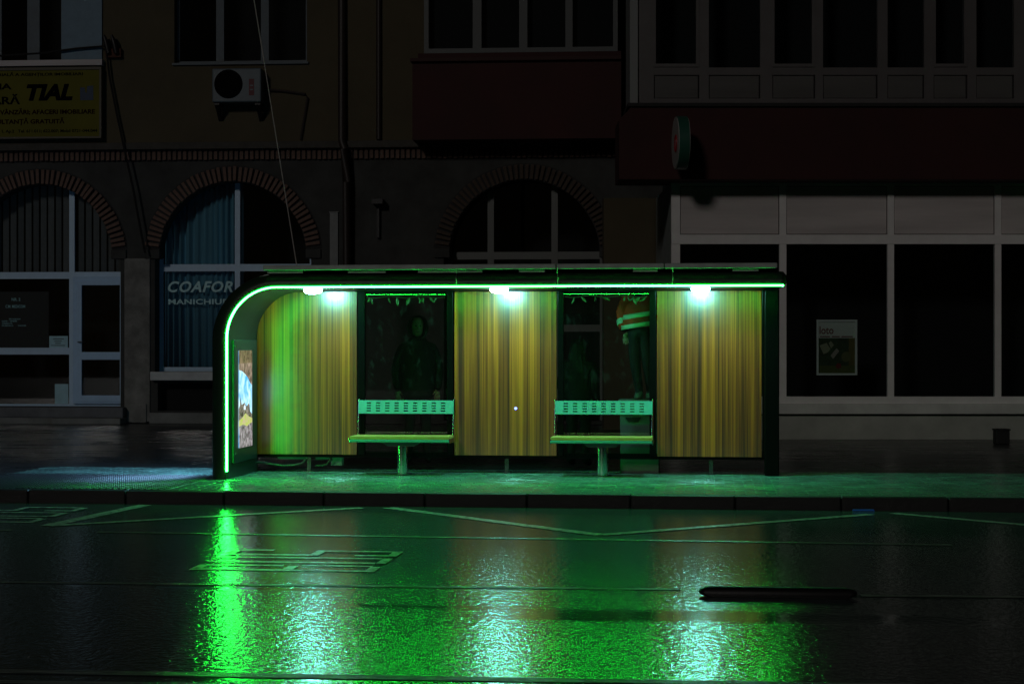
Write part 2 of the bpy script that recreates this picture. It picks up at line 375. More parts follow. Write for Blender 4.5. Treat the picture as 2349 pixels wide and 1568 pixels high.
def road_word(px_right, py_far, py_near, length, name='painted_word'):
    ur, vf = S.ground(px_right, py_far, ROAD_Z); vn = S.ground(px_right, py_near, ROAD_Z)[1]
    lw = (vf - vn) / 3.5; st = 0.075; mb = MB(); q = 0
    def stroke(x0, y0, x1, y1):                     # letter space: x along the reading direction, y = up the letter (0..1)
        nonlocal q; z = ROAD_Z + 0.004 + q * 0.0004; q += 1
        a_, b_ = ur - y1 * length, ur - y0 * length; n = 10; j = [random.uniform(-0.006, 0.006) for _ in range(2 * n + 2)]
        lo = [(a_ + (b_ - a_) * k / n, x0 + j[k], z) for k in range(n + 1)]; hi = [(a_ + (b_ - a_) * k / n, x1 + j[n + 1 + k], z) for k in range(n + 1)]
        mb.add(lo + hi, [(k, k + 1, n + 2 + k, n + 1 + k) for k in range(n)])
    hb = 0.055
    for i, ch in enumerate('BUS'):
        x0 = vn + i * 1.25 * lw; x1 = x0 + lw
        if ch == 'B':
            stroke(x0, 0, x0 + st, 1); stroke(x1 - st, 0.05, x1, 0.44); stroke(x1 - st - 0.02, 0.54, x1 - 0.02, 0.95)
            for y in (0, 0.45, 1 - hb): stroke(x0 + st, y, x1 - st, y + hb)
        if ch == 'U':
            stroke(x0, 0.06, x0 + st, 1); stroke(x1 - st, 0.06, x1, 1); stroke(x0 + 0.02, 0, x1 - 0.02, hb)
        if ch == 'S':
            stroke(x0 + 0.02, 0, x1 - 0.02, hb); stroke(x1 - st, 0.05, x1, 0.5); stroke(x0 + 0.02, 0.45, x1 - 0.02, 0.45 + hb); stroke(x0, 0.5, x0 + st, 0.95)
            stroke(x0 + 0.02, 1 - hb, x1 - 0.02, 1); stroke(x0, 0.05, x0 + st, 0.24); stroke(x1 - st, 0.76, x1, 0.95)
    return mb.build(name, paint, road)
road_word(205, 1165, 1200, 1.25); road_word(926, 1266, 1313, 1.3)

# ------------------------------------------------------------------ bus shelter
shelter = thing('bus_shelter', 'black bus shelter outlined by a glowing green light strip, wood panels behind', 'bus shelter', S)
D = 1.30
uL = S.U(519, D); zT = S.Z(1150, 656, D); uR = S.U(1795, D); RAD = 0.55; BW = 0.148
def arch_path(off=0.0, z0=0.0, nv=3, nh=8):        # the strip's line: floor, up, round the corner, along the eave; off = outwards
    ol = off * (1.27 if off > 0.02 else 1.0)         # the upright is a little broader than the eave
    pts = [(uL - ol, z0 + (zT - RAD - z0) * k / nv) for k in range(nv + 1)]
    for k in range(1, 17):
        a = math.pi - k / 16 * math.pi / 2; oo_ = ol + (off - ol) * k / 16
        pts.append((uL + RAD + (RAD + oo_) * math.cos(a), zT - RAD + (RAD + oo_) * math.sin(a)))
    for k in range(1, nh + 1): pts.append((uL + RAD + (uR - uL - RAD) * k / nh, zT + off))
    return pts
prof = [(0.0, -D + 0.03), (0.0, -D + 0.004), (0.03, -D - 0.004), (0.065, -D + 0.003), (0.10, -D + 0.026), (0.13, -D + 0.065), (0.146, -D + 0.12), (BW, -D + 0.17), (BW, 0.07), (0.0, 0.07)]
def sweep(profile, name, m, z0=0.0, nv=3, nh=8):
    mb = MB(); cols = [arch_path(n, z0, nv, nh) for n, y in profile]; L = len(cols[0]); P = len(profile)
    vs = [(cols[j][i][0], profile[j][1], cols[j][i][1]) for i in range(L) for j in range(P)]
    fs = [(i * P + j, i * P + (j + 1) % P, (i + 1) * P + (j + 1) % P, (i + 1) * P + j) for i in range(L - 1) for j in range(P)]
    fs += [tuple(range(P)), tuple((L - 1) * P + j for j in range(P))]
    mb.add(vs, fs); mb.smooth = True; return mb.build(name, m, shelter)
sweep(prof, 'arch_shell', mat('shell_paint', (0.016, 0.04, 0.022), 0.4, spec=0.3))
sweep([(-0.006, -D + 0.06), (-0.002, -D + 0.06), (-0.002, 0.05), (-0.006, 0.05)], 'lining', inner)
led = sweep([(-0.010, -D - 0.005), (0.004, -D - 0.009), (0.004, -D + 0.004), (-0.010, -D + 0.024)], 'light_strip', ledm, 0.085, 14, 44)
led['label'] = 'glowing green light strip along the front edge'
# right end: the strip turns back, end cap, post
mb = MB(); mb.box(uR, uR + 0.012, -D + 0.002, -D + 0.16, zT - 0.010, zT + 0.006); mb.build('light_strip', ledm, shelter)
mb = MB(); mb.plate([(uR + 0.003, zT), (uR + 0.045, zT + 0.02), (uR + 0.045, zT + 0.10), (uR + 0.003, zT + 0.146)], [], -D + 0.03, 0.068); mb.build('end_cap', black, shelter, bevel=0.004)
pu0, pu1 = S.U(1754, 0.1), S.U(1787, 0.1)
mb = MB(); mb.box(pu0, pu1, -0.16, 0.05, 0.0, zT - 0.008); mb.build('post', black, shelter, bevel=0.012)
# roof sheet on top in three lengths with narrow gaps
rz0 = S.Z(1200, 622, D); rz1 = S.Z(1200, 608, D)
ru = [S.U(604, D), S.U(1276, D), S.U(1524, D), S.U(1784, D)]
for k in range(3):
    mb = MB(); mb.box(ru[k] + 0.004, ru[k + 1] - 0.004, -D - 0.03, 0.10, max(rz0, zT + BW + 0.028), rz1 + 0.012); mb.build('roof_sheet', roofm, shelter, bevel=0.006)
mb = MB()
for a, b in ((612, 694), (797, 884), (958, 1106), (1190, 1250), (1452, 1508), (1680, 1740)):
    mb = MB(); mb.box(S.U(a, D), S.U(b, D), -D + 0.02, 0.05, zT + BW - 0.002, zT + BW + 0.0265); mb.build('spacer', roofm, shelter)
# back wall: panels, glass, rails
def bu(x): return S.U(x)
pz1 = S.Z(1160, 668); pz0 = S.Z(1160, 1044)
fz0 = pz0 - 0.035
rr = RAD - 0.05; pl = bu(591); p1r = bu(819)
ctr = (pl + rr, pz1 - rr)
arc = [(ctr[0] + rr * math.cos(a), ctr[1] + rr * math.sin(a)) for a in [math.pi - k / 18 * math.pi / 2 for k in range(19)]]
mb = MB(); mb.plate([(pl, pz0)] + arc + [(p1r, pz1), (p1r, pz0)], [], -0.02, 0.012); mb.build('wood_panel', wood, shelter)
for a, b in ((1043, 1277), (1507.5, 1747)):
    mb = MB(); mb.box(bu(a), bu(b), -0.02, 0.012, pz0, pz1 - 0.002); mb.build('wood_panel', wood, shelter, bevel=0.002)
mb = MB(); mb.box(bu(591), pu0 - 0.002, 0.0125, 0.05, pz0 - 0.034, pz0 + 0.03); mb.build('bottom_rail', black, shelter)
mb = MB(); mb.box(bu(680), pu0 - 0.002, 0.0125, 0.048, pz1 - 0.03, zT - 0.007); mb.build('top_rail', black, shelter)
for a, b in ((822, 838), (1026, 1040), (1280, 1293), (1490, 1505), (1748.5, 1753)):
    mb = MB(); mb.box(bu(a), bu(b), -0.03, 0.03, pz0 - 0.002, zT - 0.009); mb.build('mullion', black, shelter, bevel=0.005)
for a, b in ((838, 1026), (1293, 1490)):
    mb = MB(); mb.box(bu(a) + 0.001, bu(b) - 0.001, -0.004, 0.004, pz0 + 0.031, pz1 - 0.031); mb.build('glass_pane', sh_glass, shelter)
for x in (708, 1162, 1631):
    mb = MB(); mb.box(bu(x) - 0.022, bu(x) + 0.022, 0.013, 0.048, 0.006, pz0 - 0.035); mb.box(bu(x) - 0.05, bu(x) + 0.05, -0.01, 0.07, 0.0, 0.008); mb.build('foot', mat('foot_steel', (0.12, 0.12, 0.12), 0.25, 0.8), shelter)
# ceiling lamps
for x in (718, 1145, 1607):
    d = 0.62; c = S.U(x, d); mb = MB(); n = 28; prof2 = [(0.10, 0.0), (0.097, -0.02), (0.082, -0.036), (0.05, -0.046), (0.0, -0.05)]
    vs = []; fs = []
    for q, (r_, z) in enumerate(prof2[:-1]):
        vs += [(c + r_ * math.cos(2 * math.pi * k / n), -d + r_ * math.sin(2 * math.pi * k / n), zT - 0.0075 + z) for k in range(n)]
        if q: fs += [((q - 1) * n + k, (q - 1) * n + (k + 1) % n, q * n + (k + 1) % n, q * n + k) for k in range(n)]
    vs.append((c, -d, zT - 0.0075 - 0.05)); fs += [((len(prof2) - 2) * n + k, (len(prof2) - 2) * n + (k + 1) % n, len(vs) - 1) for k in range(n)]
    mb.add(vs, fs); mb.smooth = True; mb.build('ceiling_lamp', lampm, shelter)
# advertising case on the left end wall, inside and outside face
cz1, cz0 = 1.50, 0.16
mb = MB(); mb.box(uL + 0.004, uL + 0.032, -1.10, -0.10, cz0, cz1); case = mb.build('display_case', mat('case_steel', (0.03, 0.045, 0.04), 0.28), shelter, bevel=0.006)
def emis(name, col, st, var=0.5, sc=9, dark=None):
    m = bpy.data.materials.new(name); m.use_nodes = True; t = m.node_tree; b = t.nodes['Principled BSDF']; b.inputs['Base Color'].default_value = (0.02, 0.02, 0.02, 1); b.inputs['Roughness'].default_value = 0.15
    tc = t.nodes.new('ShaderNodeTexCoord'); n = t.nodes.new('ShaderNodeTexNoise'); n.inputs['Scale'].default_value = sc; n.inputs['Detail'].default_value = 7; n.inputs['Distortion'].default_value = 0.8
    t.links.new(tc.outputs['Object'], n.inputs[0]); r = t.nodes.new('ShaderNodeValToRGB'); r.color_ramp.elements[0].position = 0.36; r.color_ramp.elements[1].position = 0.64
    r.color_ramp.elements[0].color = (*(dark or tuple(c * (1 - var) for c in col)), 1); r.color_ramp.elements[1].color = (*col, 1)
    t.links.new(n.outputs[0], r.inputs[0]); t.links.new(r.outputs[0], b.inputs['Emission Color']); b.inputs['Emission Strength'].default_value = st; return m
sx = uL + 0.0345
def screen(pts, off, name, m):
    z0, z1, y0, y1 = 0.315, 1.385, -0.91, -0.335
    mb = MB(); P = [(sx + off, y0 + (y1 - y0) * a, z0 + (z1 - z0) * b) for a, b in pts]; Q = [(p[0] + 0.0012, p[1], p[2]) for p in P]; n = len(P)
    mb.add(P + Q, [tuple(range(n)), tuple(range(n, 2 * n))[::-1]] + [(i, (i + 1) % n, n + (i + 1) % n, n + i) for i in range(n)]); return mb.build(name, m, case)
screen([(0, 0), (1, 0), (1, 1), (0, 1)], 0, 'lit_screen', emis('screen_sky', (0.62, 0.93, 1.0), 1.3, 0.6, 6, (0.05, 0.42, 0.86)))
screen([(0, 0.80), (.25, .785), (.5, .75), (.7, .71), (.85, .66), (1, .635), (1, 1), (0, 1)], 0.0015, 'screen_image', emis('screen_rock', (0.50, 0.36, 0.27), 0.9, 0.8, 14))
screen([(0, .865), (1, .87), (1, 1), (0, 1)], 0.003, 'screen_image', emis('screen_rock_brown', (0.30, 0.22, 0.12), 0.9, 0.8, 16))
screen([(0, .27), (0, .40), (.08, .44), (.12, .53), (.2, .44), (.33, .45), (.42, .46), (.52, .43), (.6, .42), (.75, .45), (.8, .43), (.85, .36), (1, .33), (1, .27)], 0.0015, 'screen_image', emis('screen_ruin', (0.42, 0.38, 0.30), 0.8, 0.9, 20))
screen([(.36, .385), (.5, .385), (.5, .42), (.43, .44), (.36, .42)], 0.003, 'screen_image', emis('screen_window', (0.8, 0.95, 1.0), 1.2, 0.2))
screen([(0, .2), (1, .2), (1, .29), (.75, .31), (.5, .35), (.2, .30), (0, .28)], 0.0028, 'screen_image', emis('screen_grass', (0.55, 0.75, 0.10), 0.9, 0.7, 22, (0.7, 0.6, 0.35)))
screen([(0, 0), (1, 0), (1, .245), (.8, .235), (.6, .21), (.3, .235), (0, .22)], 0.0042, 'screen_image', emis('screen_stones', (0.55, 0.50, 0.52), 0.9, 0.85, 18))
for z in (cz0 + 0.10, cz1 - 0.07):
    mb = MB(); mb.tube([(sx - 0.002, -1.05, z), (sx + 0.006, -1.05, z)], 0.012, 10); mb.build('lock', mat('lock_chrome', (0.8, 0.8, 0.8), 0.12, 1.0), case)
ox = uL - BW * 1.27
mb = MB(); mb.box(ox - 0.014, ox - 0.002, -1.06, -0.10, 0.30, 1.58); oc = mb.build('display_case', MATS['case_steel'], shelter, bevel=0.006)
mb = MB(); mb.box(ox - 0.0165, ox - 0.0145, -1.02, -0.14, 0.36, 1.52); oo = mb.build('lit_poster', emis('poster_light', (0.28, 0.60, 1.0), 24.0, 0.25, 3), oc)
# small equipment under the left panel, cords, indicator
boxm = mat('junction_box', (0.25, 0.42, 0.36), 0.5)
for a, b, z0, z1, y in ((632, 703, 0.135, 0.19, 0.10), (719, 752, 0.135, 0.19, 0.10), (752, 778, 0.06, 0.19, 0.16)):
    mb = MB(); mb.box(bu(a), bu(b), y, y + 0.09, z0, z1); mb.build('junction_box', boxm, shelter, bevel=0.006)
mb = MB(); cz = [(578, .10), (600, .105), (625, .085), (650, .068), (675, .075), (695, .10), (703, .15)]
mb.tube([(bu(x), -0.02, z) for x, z in cz], 0.014, 8); mb.build('power_cable', mat('cable_sheath', (0.05, 0.055, 0.05), 0.25), shelter)
mb = MB(); mb.tube([(bu(x), 0.05, z) for x, z in ((722, .065), (738, .07), (748, .085), (757, .15))], 0.012, 8); mb.build('power_cable', MATS['cable_sheath'], shelter)
cordm = mat('pale_cord', (0.7, 0.75, 0.7), 0.4)
for x in (1047, 1279, 1543):
    mb = MB(); u = S.U(x, D); pts = []
    prof_y = [(-D - 0.034, zT + BW + 0.04), (-D - 0.02, zT + BW - 0.01), (-D + 0.02, zT + 0.13), (-D + 0.0, zT + 0.085), (-D - 0.012, zT + 0.05), (-D - 0.016, zT + 0.016)]
    mb.tube([(u + random.uniform(-.006, .006), y - 0.002, z) for y, z in prof_y], 0.0035, 6); mb.build('cord', cordm, shelter)
iu, iz = S.pix(1183.5, 936); mb = MB(); mb.tube([(iu, -0.0205, iz), (iu, -0.026, iz)], 0.014, 12)
mb.build('indicator_light', mat('blue_indicator', (0.1, 0.1, 0.6), 0.3, emit=(0.12, 0.2, 1.0), estr=7), shelter)

# ------------------------------------------------------------------ benches
def make_bench():
    root = thing('bench', '', 'bench', group='benches in the shelter')
    W = 1.115; y0, y1 = -0.24, 0.18; zs = 0.435
    n = 6; dw = (y1 - y0) / n
    for k in range(n):
        mb = MB(); mb.box(-W / 2, W / 2 - 0.008, y0 + k * dw + 0.005, y0 + (k + 1) * dw - 0.005, zs - 0.035, zs); mb.build('seat_slat', slatwood, root, bevel=0.004)
    mb = MB(); mb.box(-W / 2 - 0.004, W / 2 - 0.004, y0 - 0.004, y0 + 0.03, zs - 0.066, zs - 0.039); mb.build('front_rail', mint, root, bevel=0.005)
    mb = MB(); mb.box(-W / 2, W / 2 - 0.004, y1 - 0.03, y1, zs - 0.072, zs - 0.038); mb.build('rear_rail', mint, root, bevel=0.004)
    for s in (-1, 1):
        x = s * (W / 2 - 0.012)
        mb = MB(); mb.box(x - 0.006 + s * .012, x + 0.006 + s * .012, y0 + 0.0, y1 + 0.03, zs - 0.075, zs - 0.025); mb.build('side_plate', steel, root, bevel=0.002)
        mb = MB(); mb.tube([(x - s * 0.005, y1 + 0.012, zs - 0.09), (x - s * 0.005, y1 + 0.02, zs), (x - s * .001, y1 + 0.075, zs + 0.40)], 0.011, 10); mb.build('back_support', steel, root)
    # perforated backrest plate, leaning back a little
    bw, bh = 1.085, 0.150; holes = []
    for i in range(9):
        for j in range(4):
            cx = -0.425 + i * 0.106; cz = 0.031 + j * 0.0295
            holes.append([(cx - 0.025, cz - 0.007), (cx + 0.025, cz - 0.007), (cx + 0.025, cz + 0.007), (cx - 0.025, cz + 0.007)])
    mb = MB(); mb.plate([(-bw / 2, 0), (bw / 2, 0), (bw / 2, bh), (-bw / 2, bh)], holes, -0.0015, 0.0015)
    mb.box(-bw / 2, bw / 2, 0.002, 0.028, bh - 0.006, bh); mb.box(-bw / 2, bw / 2, 0.002, 0.024, 0.0, 0.006)
    o = mb.build('backrest', mint, root); o.location = (0, y1 + 0.018, 0.672); o.rotation_euler = (R(-9), 0, 0)
    mb = MB(); mb.plate([(-0.21, zs - 0.073), (0.21, zs - 0.073), (0.15, zs - 0.115), (-0.15, zs - 0.115)], [], y0 + 0.12, y1 - 0.12); mb.build('bracket', mat('bracket_steel', (0.10, 0.11, 0.12), 0.4, 0.6), root)
    mb = MB(); mb.tube([(0, -0.03, 0.0), (0, -0.03, zs - 0.115)], 0.062, 32); mb.build('pole', steel, root)
    mb = MB(); mb.tube([(0, -0.03, 0.0), (0, -0.03, 0.012)], 0.10, 28); mb.build('base_plate', MATS['bracket_steel'], root, bevel=0.003)
    return root
b1 = make_bench(); b2 = copy_tree(b1)
for o, x, lab in ((b1, 923, 'mint green perforated bench with slatted wood seat left of the middle wood panel'), (b2, 1382, 'mint green perforated bench with slatted wood seat right of the middle wood panel')):
    o['label'] = lab; o.location = S.world(S.U(x, 0.35), -0.32, 0); o.rotation_euler = (0, 0, -S.th)

# ------------------------------------------------------------------ left: arcade building
arc_b = thing('arcade_building', 'old building with brick arches and beige upper floor behind the shelter', 'building', BL)
bl = BL.pix
zg = BL.Z(535, 330); uA, uB = BL.U(-260), BL.U(1520); zS = BL.Z(535, 588)
RS = 34.2 / F
arches = [(94, 171, 2.0), (534, 172, 2.0), (1203, 172, 2.0)]
cent = []; holes = []
def arch_hole(cx, rpx, jl, jr, ybot):
    cu = BL.U(cx); k = BL.o.dot(BL.v) / F; r = rpx * RS; zb = BL.Z(cx, ybot)
    pts = [(cu + jr, zb), (cu + jr, zS - 0.02), (cu + r, zS - 0.02)]
    pts += [(cu + r * math.cos(a), zS + r * math.sin(a)) for a in [i / 32 * math.pi for i in range(1, 32)]]
    pts += [(cu - r, zS - 0.02), (cu - jl, zS - 0.02), (cu - jl, zb)]
    return pts, cu, r, zb
h1, c1, r1, zb1 = arch_hole(94, 168, 190 * RS, 188 * RS, 932)
h2, c2, r2, zb2 = arch_hole(534, 171, 182 * RS, 182 * RS, 852)
h3, c3, r3, zb3 = arch_hole(1203, 171, 184 * RS, 184 * RS, 965)
vent = [(BL.U(362), BL.Z(400, 942)), (BL.U(700), BL.Z(400, 942)), (BL.U(700), BL.Z(400, 878)), (BL.U(362), BL.Z(400, 878))]
mb = MB(); mb.plate([(uA, 0), (uB, 0), (uB, zg), (uA, zg)], [h1, h2, h3, vent], 0, 0.32); mb.build('wall', plaster, arc_b)
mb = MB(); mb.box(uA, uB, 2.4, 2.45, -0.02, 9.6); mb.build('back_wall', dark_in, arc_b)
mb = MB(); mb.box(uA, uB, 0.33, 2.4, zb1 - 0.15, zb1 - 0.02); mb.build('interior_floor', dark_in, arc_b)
mb = MB(); mb.box(BL.U(350), BL.U(715), 0.322, 0.36, 0.0, zb2 - 0.03); mb.build('basement_grille', dark_in, arc_b)
# pillar of rough plaster between the arches
mb = MB(); mb.box(BL.U(286), BL.U(345), -0.035, -0.001, 0.02, zS - 0.03); mb.build('pillar', pillarm, arc_b, bevel=0.02)
mb = MB(); mb.box(BL.U(292), BL.U(338), -0.07, -0.036, 0.0, BL.Z(315, 925)); mb.build('pillar_base', pillarm, arc_b, bevel=0.03)
for cu, r in ((c1, 168 * RS), (c2, 171 * RS), (c3, 171 * RS)):
    for s in (-1, 1):
        a, b = cu + s * (r - 0.01), cu + s * (r + 34 * RS)
        mb = MB(); mb.box(min(a, b), max(a, b), -0.05, 0.20, zS - 0.04, zS + 0.13); mb.build('impost', plaster, arc_b, bevel=0.01)
    ring = [(cu + (r + 37 * RS) * math.cos(a), zS + (r + 37 * RS) * math.sin(a)) for a in [R(5) + i / 40 * R(170) for i in range(41)]]
    ring += [(cu + (r + 0.005) * math.cos(a), zS + (r + 0.005) * math.sin(a)) for a in [R(175) - i / 40 * R(170) for i in range(41)]]
    mb = MB(); mb.plate(ring, [], -0.008, 0.004); mb.build('mortar_ring', mortar, arc_b)
mb = MB(); L = 33 * RS; wd = 7.4 * RS; mb.add([(0.0, y, s * wd / 2 * 0.94) for y in (-0.05, 0.0) for s in (-1, 1)] + [(L, y, s * wd / 2 * 1.06) for y in (-0.05, 0.0) for s in (-1, 1)],
       [(0, 1, 3, 2), (4, 6, 7, 5), (0, 4, 5, 1), (2, 3, 7, 6), (0, 2, 6, 4), (1, 5, 7, 3)])
br0 = mb.build('brick', brickm, arc_b, bevel=0.006, bseg=1); first = True
brickm2 = mat('old_brick_dark', (0.14, 0.09, 0.07), 0.85, var=0.4, vscale=5, bump=0.3, bscale=35)
NB = 46
br_d = br0.data.copy(); br_d.materials.clear(); br_d.materials.append(mat('shaded_brick', (0.075, 0.055, 0.042), 0.9, var=0.4, vscale=5, bump=0.3, bscale=35))  # centre arch bricks: the weak light there is painted in as a darker colour
for cu, r in ((c1, 168 * RS), (c2, 171 * RS), (c3, 171 * RS)):
    for i in range(NB):
        a = R(8.5) + (R(171.5) - R(8.5)) * i / (NB - 1) + random.uniform(-0.004, 0.004)
        px = cu + r * math.cos(a)
        if px < BL.U(-40): continue
        o = br0 if first else br0.copy()
        if not first: C.objects.link(o)
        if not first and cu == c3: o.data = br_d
        first = False
        rr_ = r + random.uniform(0.0, 0.02)
        o.location = (cu + rr_ * math.cos(a), -0.01 + random.uniform(-.012, .008), zS + rr_ * math.sin(a)); o.rotation_euler = (0, -a, 0)
# soldier course and ledge
sz0, sz1 = BL.Z(535, 367), BL.Z(535, 343)
mb = MB(); mb.box(uA, uB, -0.02, -0.001, sz0 - 0.01, zg - 0.002); mb.build('mortar_band', mortar, arc_b)
mb = MB(); mb.box(-0.033, 0.033, -0.05, 0, 0, sz1 - sz0); sb0 = mb.build('brick', brickm, arc_b, bevel=0.006, bseg=1); first = True
sb1m = sb0.data.copy(); sb1m.materials.clear(); sb1m.materials.append(brickm2)
u = BL.U(-30)
while u < BL.U(1425):
    o = sb0 if first else sb0.copy()
    if not first: C.objects.link(o)
    if not first and random.random() < 0.45: o.data = sb1m
    first = False; o.location = (u, -0.018 + random.uniform(-.008, .006), sz0 + random.uniform(-.008, .008)); u += 0.0985
mb = MB(); mb.box(uA, uB, -0.17, -0.0205, zg - 0.11, zg + 0.02); mb.build('ledge', mat('dark_ledge', (0.07, 0.065, 0.055), 0.85, var=0.3), arc_b, bevel=0.01)
# upper wall with window openings
wd_ = -0.12
def win_rect(x0, x1, y0, y1, d=0.12):
    return [(BL.U(x0, d), BL.Z((x0 + x1) / 2, y1, d)), (BL.U(x1, d), BL.Z((x0 + x1) / 2, y1, d)), (BL.U(x1, d), BL.Z((x0 + x1) / 2, y0, d)), (BL.U(x0, d), BL.Z((x0 + x1) / 2, y0, d))]
wA = win_rect(-60, 140, -190, 148); wB = win_rect(400, 704, -180, 143)
mb = MB(); mb.plate([(uA, zg + 0.021), (uB, zg + 0.021), (uB, 9.6), (uA, 9.6)], [wA, wB], -0.12, 0.30); mb.build('upper_wall', beige, arc_b)
def window(parent, rect, y, bars_v=(), bars_h=(), fw=0.07, name='window', m=pvc, gm=dark_glass, glass_in=0.02, depth=0.06, hole_label=None):
    (x0, z0), (x1, _), (_, z1), _ = rect
    mb = MB(); e = 0.001
    mb.box(x0 + e, x0 + fw, y, y + depth, z0 + e, z1 - e); mb.box(x1 - fw, x1 - e, y, y + depth, z0 + e, z1 - e)
    mb.box(x0 + fw, x1 - fw, y, y + depth, z0 + e, z0 + fw); mb.box(x0 + fw, x1 - fw, y, y + depth, z1 - fw, z1 - e)
    xs = [x0 + fw]; zsx = [z0 + fw]
    for bx, bw in bars_v: mb.box(bx - bw / 2, bx + bw / 2, y + 0.002, y + depth - 0.002, z0 + fw, z1 - fw)
    for bz, bw in bars_h: mb.box(x0 + fw, x1 - fw, y + 0.004, y + depth - 0.004, bz - bw / 2, bz + bw / 2)
    o = mb.build(name, m, parent)
    ex = [x0 + fw] + [q for bx, bw in sorted(bars_v) for q in (bx - bw / 2, bx + bw / 2)] + [x1 - fw]
    ez = [z0 + fw] + [q for bz, bw in sorted(bars_h) for q in (bz - bw / 2, bz + bw / 2)] + [z1 - fw]
    for i in range(0, len(ex), 2):
        for j in range(0, len(ez), 2):
            g = MB(); g.box(ex[i], ex[i + 1], y + glass_in, y + glass_in + 0.006, ez[j], ez[j + 1]); g.build('pane', gm, o)
    return o
owf = mat('dimmed_window_frame', (0.11, 0.14, 0.16), 0.6, var=0.15)  # upper window frames darkened, weaker light up high put into their colour
window(arc_b, wA, 0.06, [(BL.U(-5), 0.10), (BL.U(74), 0.24)], fw=0.05, m=owf)
window(arc_b, wB, 0.06, [(BL.U(503), 0.15), (BL.U(606), 0.15)], fw=0.055, m=owf)
mb = MB(); mb.box(BL.U(396, .12), BL.U(708, .12), -0.17, -0.1205, BL.Z(535, 149, .12), BL.Z(535, 144, .12)); mb.build('window_sill', owf, arc_b)
# pale shutter board right of the corner window
mb = MB(); mb.box(BL.U(141, .15), BL.U(234, .15), -0.16, -0.121, BL.Z(190, 138, .15), BL.Z(190, -190, .15)); mb.build('shutter', mat('pale_blue_board', (0.15, 0.24, 0.31), 0.6, var=0.15), arc_b)
mb = MB(); mb.box(BL.U(-60, .2), BL.U(236, .2), -0.26, -0.121, BL.Z(100, 152, .2), BL.Z(100, 139, .2)); mb.build('window_sill', panelm, arc_b)
# drainpipes
mb = MB(); mb.tube([(BL.U(783, .2), -0.20, 9.4), (BL.U(785, .2), -0.20, BL.Z(785, 325)), (BL.U(790, .2), -0.22, BL.Z(790, 345)), (BL.U(795, .2), -0.20, BL.Z(795, 420)), (BL.U(795, .2), -0.14, 0.02)], 0.075, 12); mb.build('drainpipe', darkpipe, arc_b)
mb = MB(); mb.tube([(BL.U(869, .16), -0.16, 9.4), (BL.U(869, .16), -0.16, BL.Z(869, 322))], 0.05, 10); mb.build('drainpipe', darkpipe, arc_b)
# threshold and plinths
mb = MB(); mb.box(BL.U(-120), BL.U(292), -0.28, -0.0005, 0.10, zb1 - 0.004); mb.build('threshold', mat('blue_stone', (0.15, 0.16, 0.17), 0.7, var=0.4, vscale=2, bump=0.4, bscale=10), arc_b, bevel=0.02)
mb = MB(); mb.box(BL.U(126, .4), BL.U(283, .4), -0.60, -0.281, -0.01, 0.105); mb.build('step', concrete, arc_b, bevel=0.015)
mb = MB(); mb.box(BL.U(-120), BL.U(292), -0.28, -0.001, -0.01, 0.099); mb.build('step_base', concrete, arc_b)
mb = MB(); mb.box(BL.U(346), BL.U(560), -0.12, -0.001, -0.01, BL.Z(450, 946)); mb.build('plinth', concrete, arc_b, bevel=0.015)
mb = MB(); mb.box(BL.U(561), BL.U(760), -0.12, -0.001, -0.01, BL.Z(450, 946)); mb.build('plinth', concrete, arc_b, bevel=0.015)
mb = MB(); mb.box(BL.U(346, .1), BL.U(722, .1), -0.16, -0.001, zb2 - 0.165, zb2 - 0.001); mb.build('window_sill', mat('white_sill', (0.60, 0.64, 0.64), 0.6, var=0.2, vscale=4), arc_b, bevel=0.012)
# glazed fronts inside the arches (a frame of bars clipped by the wall in front of it)
bluef = mat('blue_lit_frame', (0.55, 0.76, 0.95), 0.4, var=0.08); dimf = mat('shaded_frame', (0.14, 0.15, 0.14), 0.5)  # blue light painted into the left frames, shade into the centre arch's frames
def front(name, cu, xl, xr, zb, ztop, vs, hs, m=None, y=0.33):
    mb = MB()
    mb.box(BL.U(xl), BL.U(xl) + 0.075, y, y + 0.06, zb, zS + 0.05); mb.box(BL.U(xr) - 0.075, BL.U(xr), y, y + 0.06, zb, zS + 0.05)
    for x, wd in vs: mb.box(BL.U(x) - wd / 2, BL.U(x) + wd / 2, y + 0.002, y + 0.058, zb, ztop)
    for yy, wd, xa, xb in hs: mb.box(BL.U(xa), BL.U(xb), y + 0.004, y + 0.056, BL.Z((xa + xb) / 2, yy) - wd / 2, BL.Z((xa + xb) / 2, yy) + wd / 2)
    return mb.build(name, m or bluef, arc_b)
f1 = front('shop_front', c1, -95, 279, zb1, zS + r1 + 0.1, [(152, 0.105), (-30, 0.1)], [(630, 0.13, -92, 276), (805, 0.13, -92, 152), (931, 0.06, -92, 276)])
f2 = front('shop_front', c2, 355, 712, zb2, zS + r2 + 0.1, [(535.5, 0.10)], [(612, 0.135, 357, 710), (847, 0.08, 357, 710)])
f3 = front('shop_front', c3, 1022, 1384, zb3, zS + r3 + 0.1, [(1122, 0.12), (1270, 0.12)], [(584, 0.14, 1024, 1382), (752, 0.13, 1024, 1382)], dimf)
for f, a, b, c in ((f1, -95, 279, zb1), (f2, 355, 712, zb2), (f3, 1022, 1384, zb3)):
    z_mid = {0: BL.Z(94, 630), 1: BL.Z(534, 612), 2: BL.Z(1203, 584)}[(f1, f2, f3).index(f)]
    mid = {0: 152, 1: 535.5, 2: 1196}[(f1, f2, f3).index(f)]
    for x0, x1 in ((a + 5, mid - 4), (mid + 4, b - 5)):
        for q0, q1 in ((c + 0.04, z_mid - 0.05), (z_mid + 0.05, zS + 1.5)):
            g = MB(); g.box(BL.U(x0), BL.U(x1), 0.355, 0.361, q0, q1); g.build('pane', dark_glass, f)
